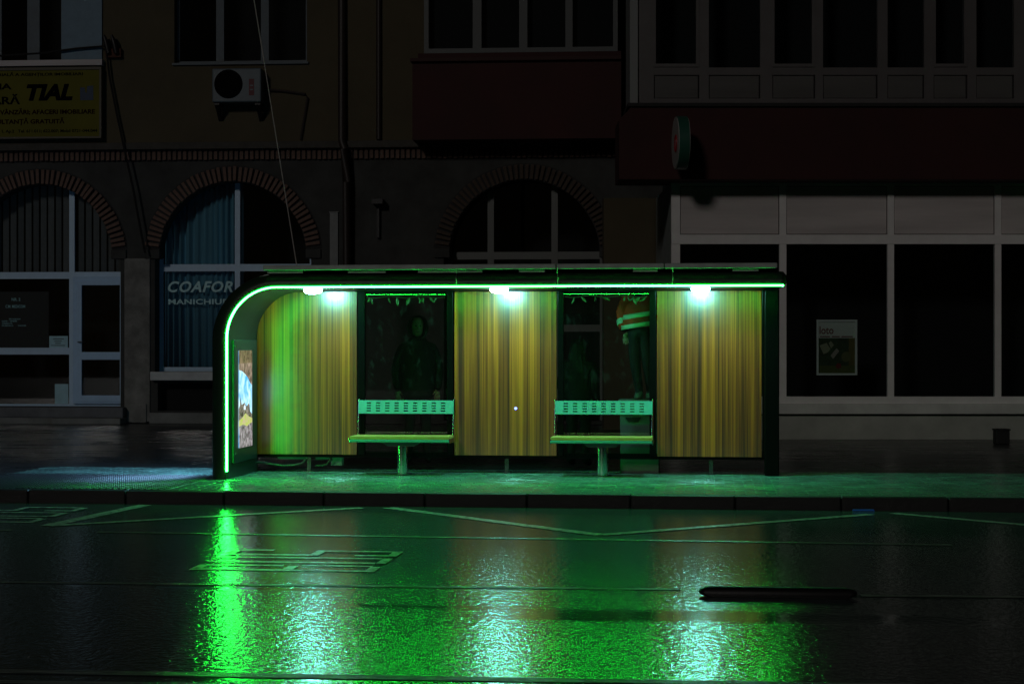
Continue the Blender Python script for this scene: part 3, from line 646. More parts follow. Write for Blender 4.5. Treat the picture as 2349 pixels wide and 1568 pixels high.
# door in the first arch
du0, du1 = BL.U(157), BL.U(277); dz0, dz1 = zb1 + 0.045, BL.Z(215, 633)
mb = MB(); mb.plate([(du0, dz0), (du1, dz0), (du1, dz1), (du0, dz1)],
    [[(BL.U(177), BL.Z(215, 908)), (BL.U(267), BL.Z(215, 908)), (BL.U(267), BL.Z(215, 824)), (BL.U(177), BL.Z(215, 824))],
     [(BL.U(177), BL.Z(215, 808)), (BL.U(267), BL.Z(215, 808)), (BL.U(267), BL.Z(215, 652)), (BL.U(177), BL.Z(215, 652))]], 0.265, 0.325)
door = mb.build('door', mat('blue_lit_door', (0.46, 0.70, 0.97), 0.4, var=0.08), arc_b, bevel=0.006)  # blue cast of the poster light put into the door colour
mb = MB(); mb.plate([(du0 + 0.07, dz0 + 0.04), (du1 - 0.05, dz0 + 0.04), (du1 - 0.05, dz1 - 0.09), (du0 + 0.07, dz1 - 0.09)],
    [[(BL.U(178), BL.Z(215, 907)), (BL.U(266), BL.Z(215, 907)), (BL.U(266), BL.Z(215, 825)), (BL.U(178), BL.Z(215, 825))],
     [(BL.U(178), BL.Z(215, 807)), (BL.U(266), BL.Z(215, 807)), (BL.U(266), BL.Z(215, 653)), (BL.U(178), BL.Z(215, 653))]], 0.245, 0.2645); mb.build('door_leaf', MATS['blue_lit_door'], door, bevel=0.005)
for z0, z1 in ((907, 825), (807, 653)):
    g = MB(); g.box(BL.U(178), BL.U(266), 0.285, 0.291, BL.Z(215, z0), BL.Z(215, z1)); g.build('pane', dark_glass, door)
mb = MB(); hz = BL.Z(176, 784); mb.tube([(BL.U(171), 0.245, hz), (BL.U(171), 0.20, hz), (BL.U(187), 0.195, hz + 0.005)], 0.011, 8); mb.build('handle', steel, door)
# enclosed red balcony with windows, right part of the upper floor
dB = 0.75
rb = [BL.U(946, dB), BL.U(1425, dB)]; bz0, bz1 = BL.Z(1180, 319, dB), BL.Z(1180, 120, dB)
mb = MB(); mb.box(rb[0], rb[1], -dB, -0.121, bz0, bz1 - 0.16); bal = mb.build('balcony_parapet', redm, arc_b)
mb = MB(); mb.box(rb[0] - 0.03, rb[1], -dB - 0.09, -0.1215, bz1 - 0.159, bz1 - 0.10); mb.build('balcony_ledge', mat('dark_red_ledge', (0.05, 0.02, 0.018), 0.8), arc_b)
mb = MB(); mb.box(rb[0] + 0.1, rb[1], -dB + 0.02, -0.122, bz1 - 0.099, bz1); mb.build('balcony_parapet', redm, arc_b)
wr = [(BL.U(972, dB), bz1 + 0.002), (BL.U(1417, dB), bz1 + 0.002), (BL.U(1417, dB), 9.4), (BL.U(972, dB), 9.4)]
window(arc_b, wr, -dB + 0.03, [(BL.U(1094, dB), 0.16), (BL.U(1200, dB), 0.15), (BL.U(1305, dB), 0.13)], fw=0.085, name='balcony_window', m=mat('dim_frame', (0.07, 0.08, 0.08), 0.5))
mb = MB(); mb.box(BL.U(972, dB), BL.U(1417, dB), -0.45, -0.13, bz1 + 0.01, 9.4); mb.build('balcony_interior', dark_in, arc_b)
# curtains and blinds behind the glass
curt = mat('curtain_cloth', (0.17, 0.42, 0.55), 0.9, var=0.35, vscale=3, stretch=(4, 1, 0.1))
cr = thing('curtain', 'pale pleated curtain behind the window lettered for the hairdresser', 'curtain', BL)
mb = MB(); N = 150; ua, ub = BL.U(362), BL.U(545)
for k in range(N + 1):
    t = k / N; x = ua + (ub - ua) * t
    amp = 0.06 * (0.5 + 0.5 * math.sin(7 * t + 1)) + 0.02
    y = 0.52 + amp * math.sin(t * 75 + 2.2 * math.sin(t * 9))
    mb.v += [(x, y, zb2 + 0.05), (x, y, zS + 1.45)]
mb.f = [(2 * k, 2 * k + 2, 2 * k + 3, 2 * k + 1) for k in range(N)]; mb.smooth = True
o = mb.build('cloth', curt, cr); sm = o.modifiers.new('thick', 'SOLIDIFY'); sm.thickness = 0.004
bd = thing('vertical_blind', 'grey vertical blind slats in the top of the door arch', 'blind', BL)
bdm = mat('blind_fabric', (0.24, 0.23, 0.22), 0.9, var=0.2)
mb = MB(); mb.box(-0.055, 0.055, -0.001, 0.001, BL.Z(94, 622), zS + 1.5); s0 = mb.build('slat', bdm, bd); first = True
x = -60
while x < 262:
    if not 146 < x < 158:
        o = s0 if first else s0.copy()
        if not first: C.objects.link(o)
        first = False; o.location = (BL.U(x), 0.50, 0); o.rotation_euler = (0, 0, R(random.uniform(22, 42)))
    x += 17.5
# lettering and notices on the glass
letm = mat('window_letters', (0.55, 0.93, 0.98), 0.6, var=0.2, vscale=20)
lt = thing('window_lettering', 'white window lettering COAFOR MANICHIURĂ left of the shelter', 'lettering', BL)
wall_text('word', 'COAFOR', letm, lt, BL.U(374), BL.U(524), BL.Z(450, 669), BL.Z(450, 643), 0.3535, 0.028, 0.28, space=1.12)
wall_text('word', 'MANICHIURĂ', letm, lt, BL.U(375), BL.U(533), BL.Z(450, 697), BL.Z(450, 680), 0.3535, 0.025, 0.0, space=1.05)
nb = thing('notice_board', 'black notice board with white lines of text behind the left window', 'notice board', BL)
mb = MB(); mb.box(BL.U(-60), BL.U(95), 0.42, 0.45, BL.Z(50, 800), BL.Z(50, 667)); mb.build('board', mat('black_board', (0.012, 0.012, 0.013), 0.6), nb)
for body, a, b, y0, y1 in (('NR. 2', 26, 46, 690, 683), ('C.M. MEDICOM', 12, 57, 706, 699), ('PROGRAM', 20, 46, 733, 730), ('LUNI - VINERI', 4, 38, 738, 734.5), ('SAMBATA', 4, 28, 743, 740), ('DUMINICA', 4, 30, 748, 745), ('INCHIS', 41, 59, 748, 745)):
    wall_text('text_line', body, letm, nb, BL.U(a, -.4), BL.U(b, -.4), BL.Z(50, y0, -.4), BL.Z(50, y1, -.4), 0.419, 0.015)
paperm = mat('white_paper', (0.45, 0.72, 0.80), 0.8, var=0.12, vscale=8); inkm = mat('grey_ink', (0.08, 0.1, 0.11), 0.8)
pn = thing('paper_notice', 'printed paper notice with text lines on the glass beside the door', 'notice', BL)
mb = MB(); mb.box(BL.U(99), BL.U(142), 0.349, 0.353, BL.Z(120, 801), BL.Z(120, 770)); mb.build('sheet', paperm, pn)
for a, b, y in ((108, 133, 776), (111, 128, 781), (113, 126, 786), (103, 136, 791)):
    mb = MB(); mb.box(BL.U(a), BL.U(b), 0.347, 0.3485, BL.Z(120, y + 1.6), BL.Z(120, y)); mb.build('text_line', inkm, pn)
pn2 = thing('paper_notice', 'plain pale sheet low on the glass beside the door', 'notice', BL)
mb = MB(); mb.box(BL.U(112), BL.U(143), 0.349, 0.353, BL.Z(120, 927), BL.Z(120, 881)); mb.build('sheet', paperm, pn2)
# yellow sign board
sg = thing('sign_board', 'yellow estate agency sign board with black lettering above the door arch', 'sign', BL)
yel = mat('yellow_board', (0.13, 0.12, 0.006), 0.85, var=0.15, vscale=1.5); bk = mat('black_letters', (0.002, 0.002, 0.003), 0.9, spec=0.05); rd = mat('dark_red_letters', (0.018, 0.002, 0.002), 0.9, spec=0.05); blu = mat('blue_logo', (0.02, 0.045, 0.09), 0.6); bk2 = mat('dark_blue_letters', (0.004, 0.005, 0.008), 0.9, spec=0.05)
dS = 0.28
mb = MB(); mb.box(BL.U(-120, dS), BL.U(228, dS), -dS, -0.14, BL.Z(110, 314, dS), BL.Z(110, 161, dS)); mb.build('board', yel, sg)
mb = MB(); z0, z1 = BL.Z(110, 318, dS), BL.Z(110, 155, dS); a, b = BL.U(-120, dS), BL.U(233, dS)
mb.box(a, b, -dS - 0.02, -0.14, z1 - 0.05, z1); mb.box(a, b, -dS - 0.02, -0.14, z0, z0 + 0.035); mb.box(b - 0.04, b, -dS - 0.018, -0.142, z0 + 0.035, z1 - 0.05); mb.build('frame', mat('sign_frame', (0.10, 0.09, 0.06), 0.6), sg)
def sl(body, x0, x1, y0, y1, m, bold=0.02, shear=0.0):
    return wall_text('word', body, m, sg, BL.U(x0, dS), BL.U(x1, dS), BL.Z(110, y1, dS), BL.Z(110, y0, dS), -dS - 0.0005, bold, shear)
sl('ASOCIERIALĂ A AGENȚILOR IMOBILIARI', -50, 190, 165, 176, bk)
sl('AGENȚIA', -110, 27, 190, 209, bk, 0.03); sl('IMOBILIARĂ', -130, 46, 215, 239, bk, 0.03)
sl('TIAL', 61, 167, 193, 231, bk, 0.05, 0.25)
sl('VÂNZĂRI; AFACERI IMOBILIARE', 0, 218, 248, 264, rd, 0.03); sl('CONSULTANȚĂ GRATUITĂ', -52, 148, 270, 287, rd, 0.03)
sl('Bl. 1, Ap.2   Tel. 611.011; 622.007; Mobil 0721-044.044', -10, 223, 297, 306, bk2, 0.015)
mb = MB(); mb.plate([(BL.U(184, dS), BL.Z(200, 230, dS)), (BL.U(214, dS), BL.Z(200, 230, dS)), (BL.U(214, dS), BL.Z(200, 197, dS)), (BL.U(200, dS), BL.Z(200, 198, dS)), (BL.U(199, dS), BL.Z(200, 213, dS)), (BL.U(196, dS), BL.Z(200, 213, dS)), (BL.U(194, dS), BL.Z(200, 201, dS)), (BL.U(184, dS), BL.Z(200, 201, dS))], [], -dS - 0.004, -dS - 0.0005); mb.build('logo', blu, sg)
# air conditioner
ac = thing('air_conditioner', 'white air conditioner unit with dark round fan under the upper window', 'air conditioner', BL)
dA = 0.50
aa = lambda x, y: BL.pix(x, y, dA)
mb = MB(); (x0, z0), (x1, z1) = aa(486, 235), aa(599, 156); mb.box(x0, x1, -dA, -0.16, z0, z1); mb.build('casing', acwhite, ac, bevel=0.025)
cx, cz = aa(524, 193); fr = 33 * RS * 0.985
mb = MB(); mb.tube([(cx, -dA - 0.001, cz), (cx, -dA - 0.012, cz)], fr, 40); fan = mb.build('fan_grille', mat('fan_black', (0.003, 0.003, 0.004), 0.8, spec=0.05), ac)
for q in range(1, 5):
    mb = MB(); mb.tube([(cx + fr * q / 5 * math.cos(t), -dA - 0.016, cz + fr * q / 5 * math.sin(t)) for t in [k / 28 * 2 * math.pi for k in range(29)]], 0.004, 5, False); mb.build('grille_ring', MATS['fan_black'], fan)
x0, z0 = aa(571, 219); x1, z1 = aa(583, 181); mb = MB(); mb.box(x0, x1, -dA - 0.004, -dA - 0.0005, z0, z1); lbl = mb.build('label_plate', mat('dark_red_label', (0.12, 0.02, 0.025), 0.6), ac)
for z in (0.35, 0.6):
    zz = z0 + (z1 - z0) * z; mb = MB(); mb.box(x0 + 0.02, x1 - 0.02, -dA - 0.006, -dA - 0.0045, zz - 0.012, zz + 0.012); mb.build('label_mark', acwhite, lbl)
for x in (496, 590):
    u, z = aa(x, 236); mb = MB(); mb.box(u - 0.05, u + 0.05, -dA + 0.03, -0.121, z - 0.035, z - 0.002); mb.add([(u - .04, -0.122, z - 0.30), (u + .04, -0.122, z - 0.30), (u + .04, -dA + 0.05, z - 0.036), (u - .04, -dA + 0.05, z - 0.036), (u - .04, -0.122, z - 0.24), (u + .04, -0.122, z - 0.24), (u + .04, -dA + 0.11, z - 0.036), (u - .04, -dA + 0.11, z - 0.036)], [(0, 1, 2, 3), (4, 7, 6, 5), (0, 3, 7, 4), (1, 5, 6, 2), (0, 4, 5, 1), (3, 2, 6, 7)]); mb.build('bracket', rubber, ac)
mb = MB(); mb.tube([(BL.U(600, .2), -0.2, BL.Z(600, 205, .2)), (BL.U(640, .15), -0.15, BL.Z(640, 208, .15)), (BL.U(700, .15), -0.15, BL.Z(700, 216, .15)), (BL.U(706, .15), -0.15, BL.Z(706, 225, .15)), (BL.U(690, .15), -0.15, BL.Z(690, 320, .15))], 0.025, 8); mb.build('refrigerant_line', darkpipe, ac)
# cable bracket with insulators, facade cables, wall bracket, grey post
cbk = thing('cable_bracket', 'rusty orange wall bracket with two black insulators beside the sign', 'bracket', BL)
mb = MB(); mb.box(BL.U(242, .2), BL.U(278, .2), -0.22, -0.121, BL.Z(260, 132, .2), BL.Z(260, 112, .2)); mb.build('plate', mat('rust_orange', (0.07, 0.02, 0.008), 0.8, var=0.4), cbk)
for x in (247, 265):
    mb = MB(); u = BL.U(x, .3); mb.tube([(u - .08, -0.28, BL.Z(x, 80, .3)), (u - .04, -0.28, BL.Z(x, 95, .3)), (u, -0.26, BL.Z(x, 122, .3))], [0.02, 0.05, 0.045], 10); mb.build('insulator', rubber, cbk)
fc = MB(); fc.tube([(BL.U(a, .22), -0.22, BL.Z(a, b, .22)) for a, b in ((-60, 132), (100, 122), (180, 111), (244, 106), (247, 140), (252, 180), (268, 262), (285, 340), (305, 430), (325, 540), (333, 580))], 0.02, 6)
o = fc.build('facade_cable', rubber); at_frame(o, BL); tag(o, 'black cable running down the facade between the two left arches', 'cable')
wb = thing('wall_bracket', 'black T shaped iron bracket on the wall beside the drainpipe', 'bracket', BL)
mb = MB(); mb.box(BL.U(863, .15), BL.U(869, .15), -0.10, -0.002, BL.Z(866, 545, .1), BL.Z(866, 470, .1)); mb.build('stem', rubber, wb)
mb = MB(); mb.box(BL.U(855, .15), BL.U(880, .15), -0.30, -0.002, BL.Z(866, 469, .1), BL.Z(866, 458, .1)); mb.build('arm', rubber, wb)
GP = Frame((767 - CX) / F * 31, 31, 4)
gp = thing('utility_post', 'flat grey post standing behind the shelter next to the second arch', 'post', GP)
zt = GP.Z(767, 488)
mb = MB(); mb.box(-0.07, 0.07, -0.05, 0.05, 0.0, zt); mb.build('shaft', mat('grey_board', (0.26, 0.27, 0.26), 0.7, var=0.2), gp, bevel=0.006)
mb = MB(); mb.box(-0.08, 0.08, -0.06, 0.06, zt + 0.0005, zt + 0.015); mb.build('cap', MATS['grey_board'], gp)
mb = MB(); mb.box(-0.12, 0.12, -0.10, 0.10, -0.011, 0.02); mb.build('foot_plate', MATS['grey_board'], gp)
# overhead wire from the shelter roof up out of the picture
a = S.world(S.U(682, 0.2), -0.2, rz1 + 0.02); YW = 20.2
b = Vector(((582 - CX) / F * YW, YW, HC + (CY - 0) / F * YW)); e = a + (b - a) * 1.6
mb = MB(); mb.tube([a, a.lerp(e, 0.5) + Vector((0.006, 0, -0.01)), e], 0.006, 6)
o = mb.build('stay_wire', mat('wire', (0.75, 0.72, 0.68), 0.35, 0.3)); tag(o, 'thin pale wire slanting up from the shelter roof', 'wire')

# ------------------------------------------------------------------ right: shop building
shop = thing('shop_building', 'shop building with white framed panels and red fascia at the right', 'building', BR)
b = BR
ue = b.U(3300)
z_pl = b.Z(2000, 953); z_si0, z_si1 = b.Z(2000, 949), b.Z(2000, 926)
mb = MB(); mb.box(b.U(1500, -1.0), ue, 0.05, 1.2, -0.02, z_pl); mb.build('plinth', mat('grey_plinth', (0.46, 0.47, 0.43), 0.85, var=0.25, vscale=1.5, bump=0.2, bscale=15), shop, bevel=0.01)
mb = MB(); mb.box(b.U(1540) - 0.02, ue, -0.06, 0.30, z_si0, z_si1); mb.build('sill', mat('pale_sill', (0.74, 0.75, 0.72), 0.7, var=0.25, vscale=1.5), shop, bevel=0.012)
xs = [(1540, 1560), (1788, 1804), (2036, 2051), (2282, 2297), (2530, 2545), (2778, 2793), (3026, 3041), (3280, 3298)]
zt = b.Z(2000, 418); z1, z0 = b.Z(2000, 538), b.Z(2000, 560); zb = z_si1
mb = MB()
for x0, x1 in xs: mb.box(b.U(x0), b.U(x1), 0.0, 0.08, zb + 0.001, zt)
fr = mb.build('mullions', pvc, shop); fr.name = 'window_frame'
mb = MB(); mb.box(b.U(1540), ue, -0.012, 0.082, z0, z1); mb.build('transom', pvc, shop, bevel=0.004)
mb = MB(); mb.box(b.U(1540), ue, -0.008, 0.082, zb + 0.001, b.Z(2000, 909)); mb.build('bottom_rail', pvc, shop, bevel=0.004)
mb = MB(); mb.box(b.U(1540), ue, -0.01, 0.082, b.Z(2000, 426), zt + 0.05); mb.build('top_rail', pvc, shop)
for (a0, a1), (b0, b1) in zip(xs[:-1], xs[1:]):
    mb = MB(); mb.box(b.U(a1) + 0.012, b.U(b0) - 0.012, 0.03, 0.06, z1 + 0.012, b.Z(2000, 426) - 0.012); mb.build('infill_panel', panelm, shop, bevel=0.006)
    mb = MB(); mb.box(b.U(a1), b.U(b0), 0.04, 0.046, b.Z(2000, 909), z0); mb.build('pane', dark_glass, shop)
mb = MB(); mb.box(b.U(1541), ue, 0.062, 0.09, z1, b.Z(2000, 426)); mb.build('panel_backing', mortar, shop)
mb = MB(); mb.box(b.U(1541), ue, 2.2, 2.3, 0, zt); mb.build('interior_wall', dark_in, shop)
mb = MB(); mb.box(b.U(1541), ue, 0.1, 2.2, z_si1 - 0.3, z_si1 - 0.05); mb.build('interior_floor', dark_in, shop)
# return wall on the left corner
mb = MB(); mb.box(b.U(1540) - 0.0, b.U(1540) + 0.05, 0.085, 3.6, z_pl, zt); mb.build('return_wall', mat('pale_green_wall', (0.34, 0.38, 0.36), 0.7, var=0.15), shop)
mb = MB(); mb.box(b.U(1540) - 0.9, b.U(1540) - 0.001, 3.0, 3.5, 0, zt); mb.build('corner_pier', beige, shop)
# red fascia, projecting
dR = 0.55
rz_0, rz_1 = b.Z(1800, 412, dR), b.Z(1800, 245, dR)
ul = b.U(1420, dR)
mb = MB(); mb.plate([(ul, rz_0), (ue, rz_0), (ue, rz_1), (b.U(1448, dR), rz_1), (ul, b.Z(1420, 275, dR))], [], -dR, 0.5); mb.build('fascia', redm, shop, bevel=0.01)
mb = MB(); mb.box(b.U(1541), ue, -0.0, 0.49, zt + 0.051, rz_0 + 0.02); mb.build('soffit_board', panelm, shop)
mb = MB(); mb.box(b.U(1440, dR), ue, -dR - 0.05, 0.5, rz_1 + 0.001, b.Z(1800, 237, dR)); mb.build('cornice', mat('dark_cornice', (0.02, 0.02, 0.02), 0.8), shop)
# upper glazed balcony
dU = 0.5; uz0 = b.Z(1800, 236, dU)
bars = [(1466, 1500), (1604, 1626), (1744, 1772), (1870, 1888), (2013, 2036), (2120, 2142), (2219, 2240), (2326, 2350), (2440, 2460), (2555, 2575), (2690, 2712), (2830, 2850), (2960, 2980), (3100, 3122), (3270, 3296)]
mb = MB()
for x0, x1 in bars: mb.box(b.U(x0, dU), b.U(x1, dU), -dU, -dU + 0.08, uz0, 8.6)
upf = mat('dimmed_frame', (0.115, 0.105, 0.105), 0.5, var=0.15, vscale=3); upp = mat('dimmed_panel', (0.11, 0.104, 0.10), 0.6, var=0.3, vscale=1.0, stretch=(0.25, 1, 2.5))  # darkened copies of frame and panel, painting in the weaker light upstairs
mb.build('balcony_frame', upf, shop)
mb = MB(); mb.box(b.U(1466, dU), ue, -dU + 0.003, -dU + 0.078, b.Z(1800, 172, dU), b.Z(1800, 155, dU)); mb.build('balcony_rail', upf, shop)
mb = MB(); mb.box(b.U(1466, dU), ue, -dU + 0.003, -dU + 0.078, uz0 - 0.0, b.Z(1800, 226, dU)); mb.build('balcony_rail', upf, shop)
for (a0, a1), (b0, b1_) in zip(bars[:-1], bars[1:]):
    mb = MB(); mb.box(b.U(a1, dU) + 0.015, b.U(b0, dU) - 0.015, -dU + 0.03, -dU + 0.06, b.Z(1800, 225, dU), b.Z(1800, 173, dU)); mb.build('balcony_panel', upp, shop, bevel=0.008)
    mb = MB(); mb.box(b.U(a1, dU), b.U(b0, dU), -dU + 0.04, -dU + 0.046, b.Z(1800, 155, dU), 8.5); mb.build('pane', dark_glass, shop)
for k in (0, 2, 5):
    (a0, a1), (b0, b1_) = bars[k], bars[k + 1]
    mb = MB(); x0, x1 = b.U(a1, dU), b.U(b0, dU); zz = b.Z(1800, 154, dU)
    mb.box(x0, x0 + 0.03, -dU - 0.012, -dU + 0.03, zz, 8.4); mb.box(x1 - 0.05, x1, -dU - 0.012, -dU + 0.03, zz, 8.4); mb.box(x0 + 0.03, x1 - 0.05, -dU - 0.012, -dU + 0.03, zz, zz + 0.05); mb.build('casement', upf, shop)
mb = MB(); mb.box(b.U(1445, dU - .1), b.U(1464, dU), -dU + 0.09, 0.6, uz0, 8.6); mb.build('side_panel', mat('dim_side', (0.25, 0.26, 0.26), 0.6), shop)
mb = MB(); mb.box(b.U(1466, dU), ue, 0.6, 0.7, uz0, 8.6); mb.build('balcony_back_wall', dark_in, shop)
# round projecting sign
rs = thing('round_sign', 'round white double sided sign on edge fixed to the red fascia', 'sign', BR, b.U(1562, 1.15), -1.15, b.Z(1562, 328, 1.15))
rad = 61 * (28.3 - 1.15) / F
rot = Matrix.Rotation(R(-16), 4, 'Z')
def disc(x0, x1, r, m, name):
    mb = MB(); mb.tube([(x0, 0, 0), (x1, 0, 0)], r, 48); o = mb.build(name, m, rs); o.rotation_euler = (0, 0, R(3)); return o
disc(-0.075, 0.075, rad, mat('green_rim', (0.02, 0.10, 0.07), 0.4), 'rim')
disc(-0.086, -0.0755, rad * 0.97, mat('sign_white', (0.42, 0.42, 0.40), 0.4), 'sign_face'); disc(0.0755, 0.086, rad * 0.97, MATS['sign_white'], 'sign_face')
mb = MB(); ring = [(0.09 * math.cos(t), 0.12 * math.sin(t)) for t in [k / 16 * 2 * math.pi for k in range(17)]]
mb.tube([(-0.089, y - 0.10, z - 0.02) for y, z in ring], 0.016, 6, False); o = mb.build('red_mark', mat('sign_red', (0.35, 0.02, 0.03), 0.5), rs); o.rotation_euler = (0, 0, R(3))
mb = MB(); mb.tube([(0, rad - 0.01, 0.05), (0, 0.62, 0.05)], 0.02, 8); mb.build('arm', darkpipe, rs)
# lottery poster
po = thing('framed_poster', 'framed loto poster with red lettering hanging behind the shop window', 'poster', BR)
dP = -0.2
pf = lambda x, y: b.pix(x, y, dP)
(x0, z0_), (x1, z1_) = pf(1873, 860), pf(1966, 733)
pm = mat('poster_frame', (0.75, 0.78, 0.72), 0.5)
mb = MB(); fwid = 0.03
mb.box(x0, x0 + fwid, 0.18, 0.22, z0_, z1_); mb.box(x1 - fwid, x1, 0.18, 0.22, z0_, z1_); mb.box(x0 + fwid, x1 - fwid, 0.18, 0.22, z0_, z0_ + fwid); mb.box(x0 + fwid, x1 - fwid, 0.18, 0.22, z1_ - fwid, z1_); mb.build('frame', pm, po)
mb = MB(); mb.box(x0 + fwid, x1 - fwid, 0.20, 0.215, z0_ + fwid, z1_ - fwid); sh = mb.build('sheet', mat('poster_paper', (0.62, 0.66, 0.58), 0.7), po)
prd = mat('poster_red', (0.16, 0.012, 0.012), 0.7)
wall_text('word', 'loto', prd, sh, pf(1880, 0)[0], pf(1912, 0)[0], pf(0 + 1900, 766)[1], pf(1900, 748)[1], 0.1995, 0.012)
for a, c in ((1881, 1904), (1908, 1926), (1930, 1946)):
    mb = MB(); mb.box(pf(a, 0)[0], pf(c + 10, 0)[0] if a > 1920 else pf(c, 0)[0], 0.1965, 0.1995, pf(1900, 773)[1], pf(1900, 770.5)[1]); mb.build('text_line', prd, sh)
def pp(pts, y, name, m):
    mb = MB(); mb.plate([pf(*p) for p in pts], [], y, y + 0.0012); return mb.build(name, m, sh)
pp([(1878, 857), (1961, 857), (1961, 775), (1878, 775)], 0.1985, 'picture', mat('poster_green', (0.03, 0.065, 0.02), 0.7, var=0.6, vscale=6))
pp([(1880, 857), (1961, 857), (1961, 838), (1880, 838)], 0.197, 'picture', mat('poster_grass', (0.09, 0.11, 0.02), 0.7, var=0.3, vscale=6))
pp([(1947, 838), (1961, 838), (1961, 775), (1947, 775)], 0.197, 'picture', mat('poster_gold', (0.13, 0.11, 0.02), 0.7, var=0.3))
pp([(1880, 792), (1896, 786), (1905, 800), (1899, 808), (1889, 812)], 0.1955, 'picture', mat('poster_pale', (0.28, 0.30, 0.18), 0.7))
pp([(1901, 786), (1906, 782), (1913, 791), (1906, 799)], 0.1955, 'picture', MATS['poster_pale'])
pp([(1905, 815), (1919, 798), (1925, 805), (1911, 823)], 0.194, 'picture', mat('poster_cream', (0.33, 0.30, 0.24), 0.7))
pp([(1941 + 11 * math.cos(t), 818 + 12 * math.sin(t)) for t in [k / 20 * 2 * math.pi for k in range(20)]], 0.1955, 'picture', mat('poster_ball', (0.11, 0.12, 0.04), 0.7))
pp([(1916, 840), (1921, 832), (1929, 834), (1930, 842), (1922, 846)], 0.194, 'picture', prd)
# black bin at the right
bnv = F * HC / (1016 - CY)
BN = Frame((2297 - CX) / F * bnv, bnv, 0)
bn = thing('litter_bin', 'small black square bin on the pavement by the shop plinth', 'bin', BN)
bnm = mat('bin_black', (0.008, 0.008, 0.009), 0.6)
mb = MB(); mb.box(-0.10, 0.10, -0.10, 0.10, -0.01, 0.19); mb.build('body', bnm, bn, bevel=0.01)
mb = MB(); mb.box(-0.11, 0.11, -0.11, 0.11, 0.1905, 0.215); mb.build('rim', bnm, bn, bevel=0.006)

# ------------------------------------------------------------------ people behind the glass
def skin_body(name, verts, edges, radii, m, parent, sub=2):
    me = bpy.data.meshes.new(name); me.from_pydata(verts, edges, []); me.update(); me.materials.append(m)
    o = bpy.data.objects.new(name, me); C.objects.link(o); o.parent = parent
    sk = o.modifiers.new('skin', 'SKIN'); sk.use_smooth_shade = True
    for i, r in enumerate(radii):
        sv = me.skin_vertices[0].data[i]; sv.radius = (r, r * 0.8) if isinstance(r, float) else r
    me.skin_vertices[0].data[0].use_root = True
    s = o.modifiers.new('sub', 'SUBSURF'); s.levels = sub; s.render_levels = sub
    return o
def blob(name, pts_r, m, parent, n=20):                 # lathe-like blob through rings (centre, rx, ry)
    mb = MB(); vs = []; fs = []
    for i, (c, rx, ry) in enumerate(pts_r):
        vs += [(c[0] + rx * math.cos(2 * math.pi * k / n), c[1] + ry * math.sin(2 * math.pi * k / n), c[2]) for k in range(n)]
        if i: fs += [((i - 1) * n + k, (i - 1) * n + (k + 1) % n, i * n + (k + 1) % n, i * n + k) for k in range(n)]
    fs += [tuple(range(n))[::-1], tuple((len(pts_r) - 1) * n + k for k in range(n))]
    mb.add(vs, fs); mb.smooth = True; o = mb.build(name, m, parent); s = o.modifiers.new('sub', 'SUBSURF'); s.levels = 1; s.render_levels = 1; return o
skin_m = mat('skin', (0.42, 0.24, 0.17), 0.6); darkc = mat('dark_jacket', (0.007, 0.0075, 0.008), 0.75, var=0.4, bump=0.4, bscale=8)
navy = mat('dark_trousers', (0.006, 0.006, 0.009), 0.8, var=0.3, bump=0.3, bscale=8); shoe = mat('grey_shoe', (0.10, 0.11, 0.10), 0.7); hairm = mat('dark_hair', (0.012, 0.010, 0.009), 0.45, bump=0.5, bscale=60, stretch=(6, 6, 0.6))
orange = mat('orange_jacket', (0.90, 0.07, 0.012), 0.75, var=0.25, vscale=5, bump=0.35, bscale=9); reflm = mat('reflective_tape', (0.62, 0.85, 0.66), 0.35)
def person_std(root, H, top, legs, arms, lean=(0, 0), hz=0.0):
    h = H
    hip = Vector((0, 0, 0.50 * h)); chest = Vector((lean[0] * .6, lean[1] * .6, 0.72 * h)); neck = Vector((lean[0], lean[1], 0.835 * h))
    V = [hip, hip.lerp(chest, .5), chest, neck, neck + Vector((lean[0] * .1, lean[1] * .1, 0.04 * h))]
    Rr = [(0.17, 0.13), (0.165, 0.125), (0.185, 0.13), (0.085, 0.08), (0.06, 0.06)]
    E = [(0, 1), (1, 2), (2, 3), (3, 4)]
    for s, (kx, ky, fx, fy) in zip((-1, 1), legs):
        i = len(V); V += [Vector((s * 0.085, 0, 0.46 * h)), Vector((kx, ky, 0.27 * h)), Vector((fx, fy, 0.05 * h)), Vector((fx + 0.01 * s, fy - 0.13, 0.025 * h))]
        Rr += [(0.095, 0.095), (0.068, 0.068), (0.05, 0.05), (0.045, 0.032)]; E += [(0, i), (i, i + 1), (i + 1, i + 2), (i + 2, i + 3)]
    tips = []
    for s, (ex, ey, ez, hx, hy, hz_) in zip((-1, 1), arms):
        i = len(V); sh_ = chest + Vector((s * 0.19, 0, 0.075 * h)); V += [sh_, Vector((ex, ey, ez)), Vector((hx, hy, hz_))]
        Rr += [(0.075, 0.075), (0.058, 0.058), (0.042, 0.042)]; E += [(2, i), (i, i + 1), (i + 1, i + 2)]; tips.append((V[-1], (V[-1] - V[-2]).normalized()))
    o = skin_body('body', [tuple(v) for v in V], E, Rr, top, root); return o, neck, tips
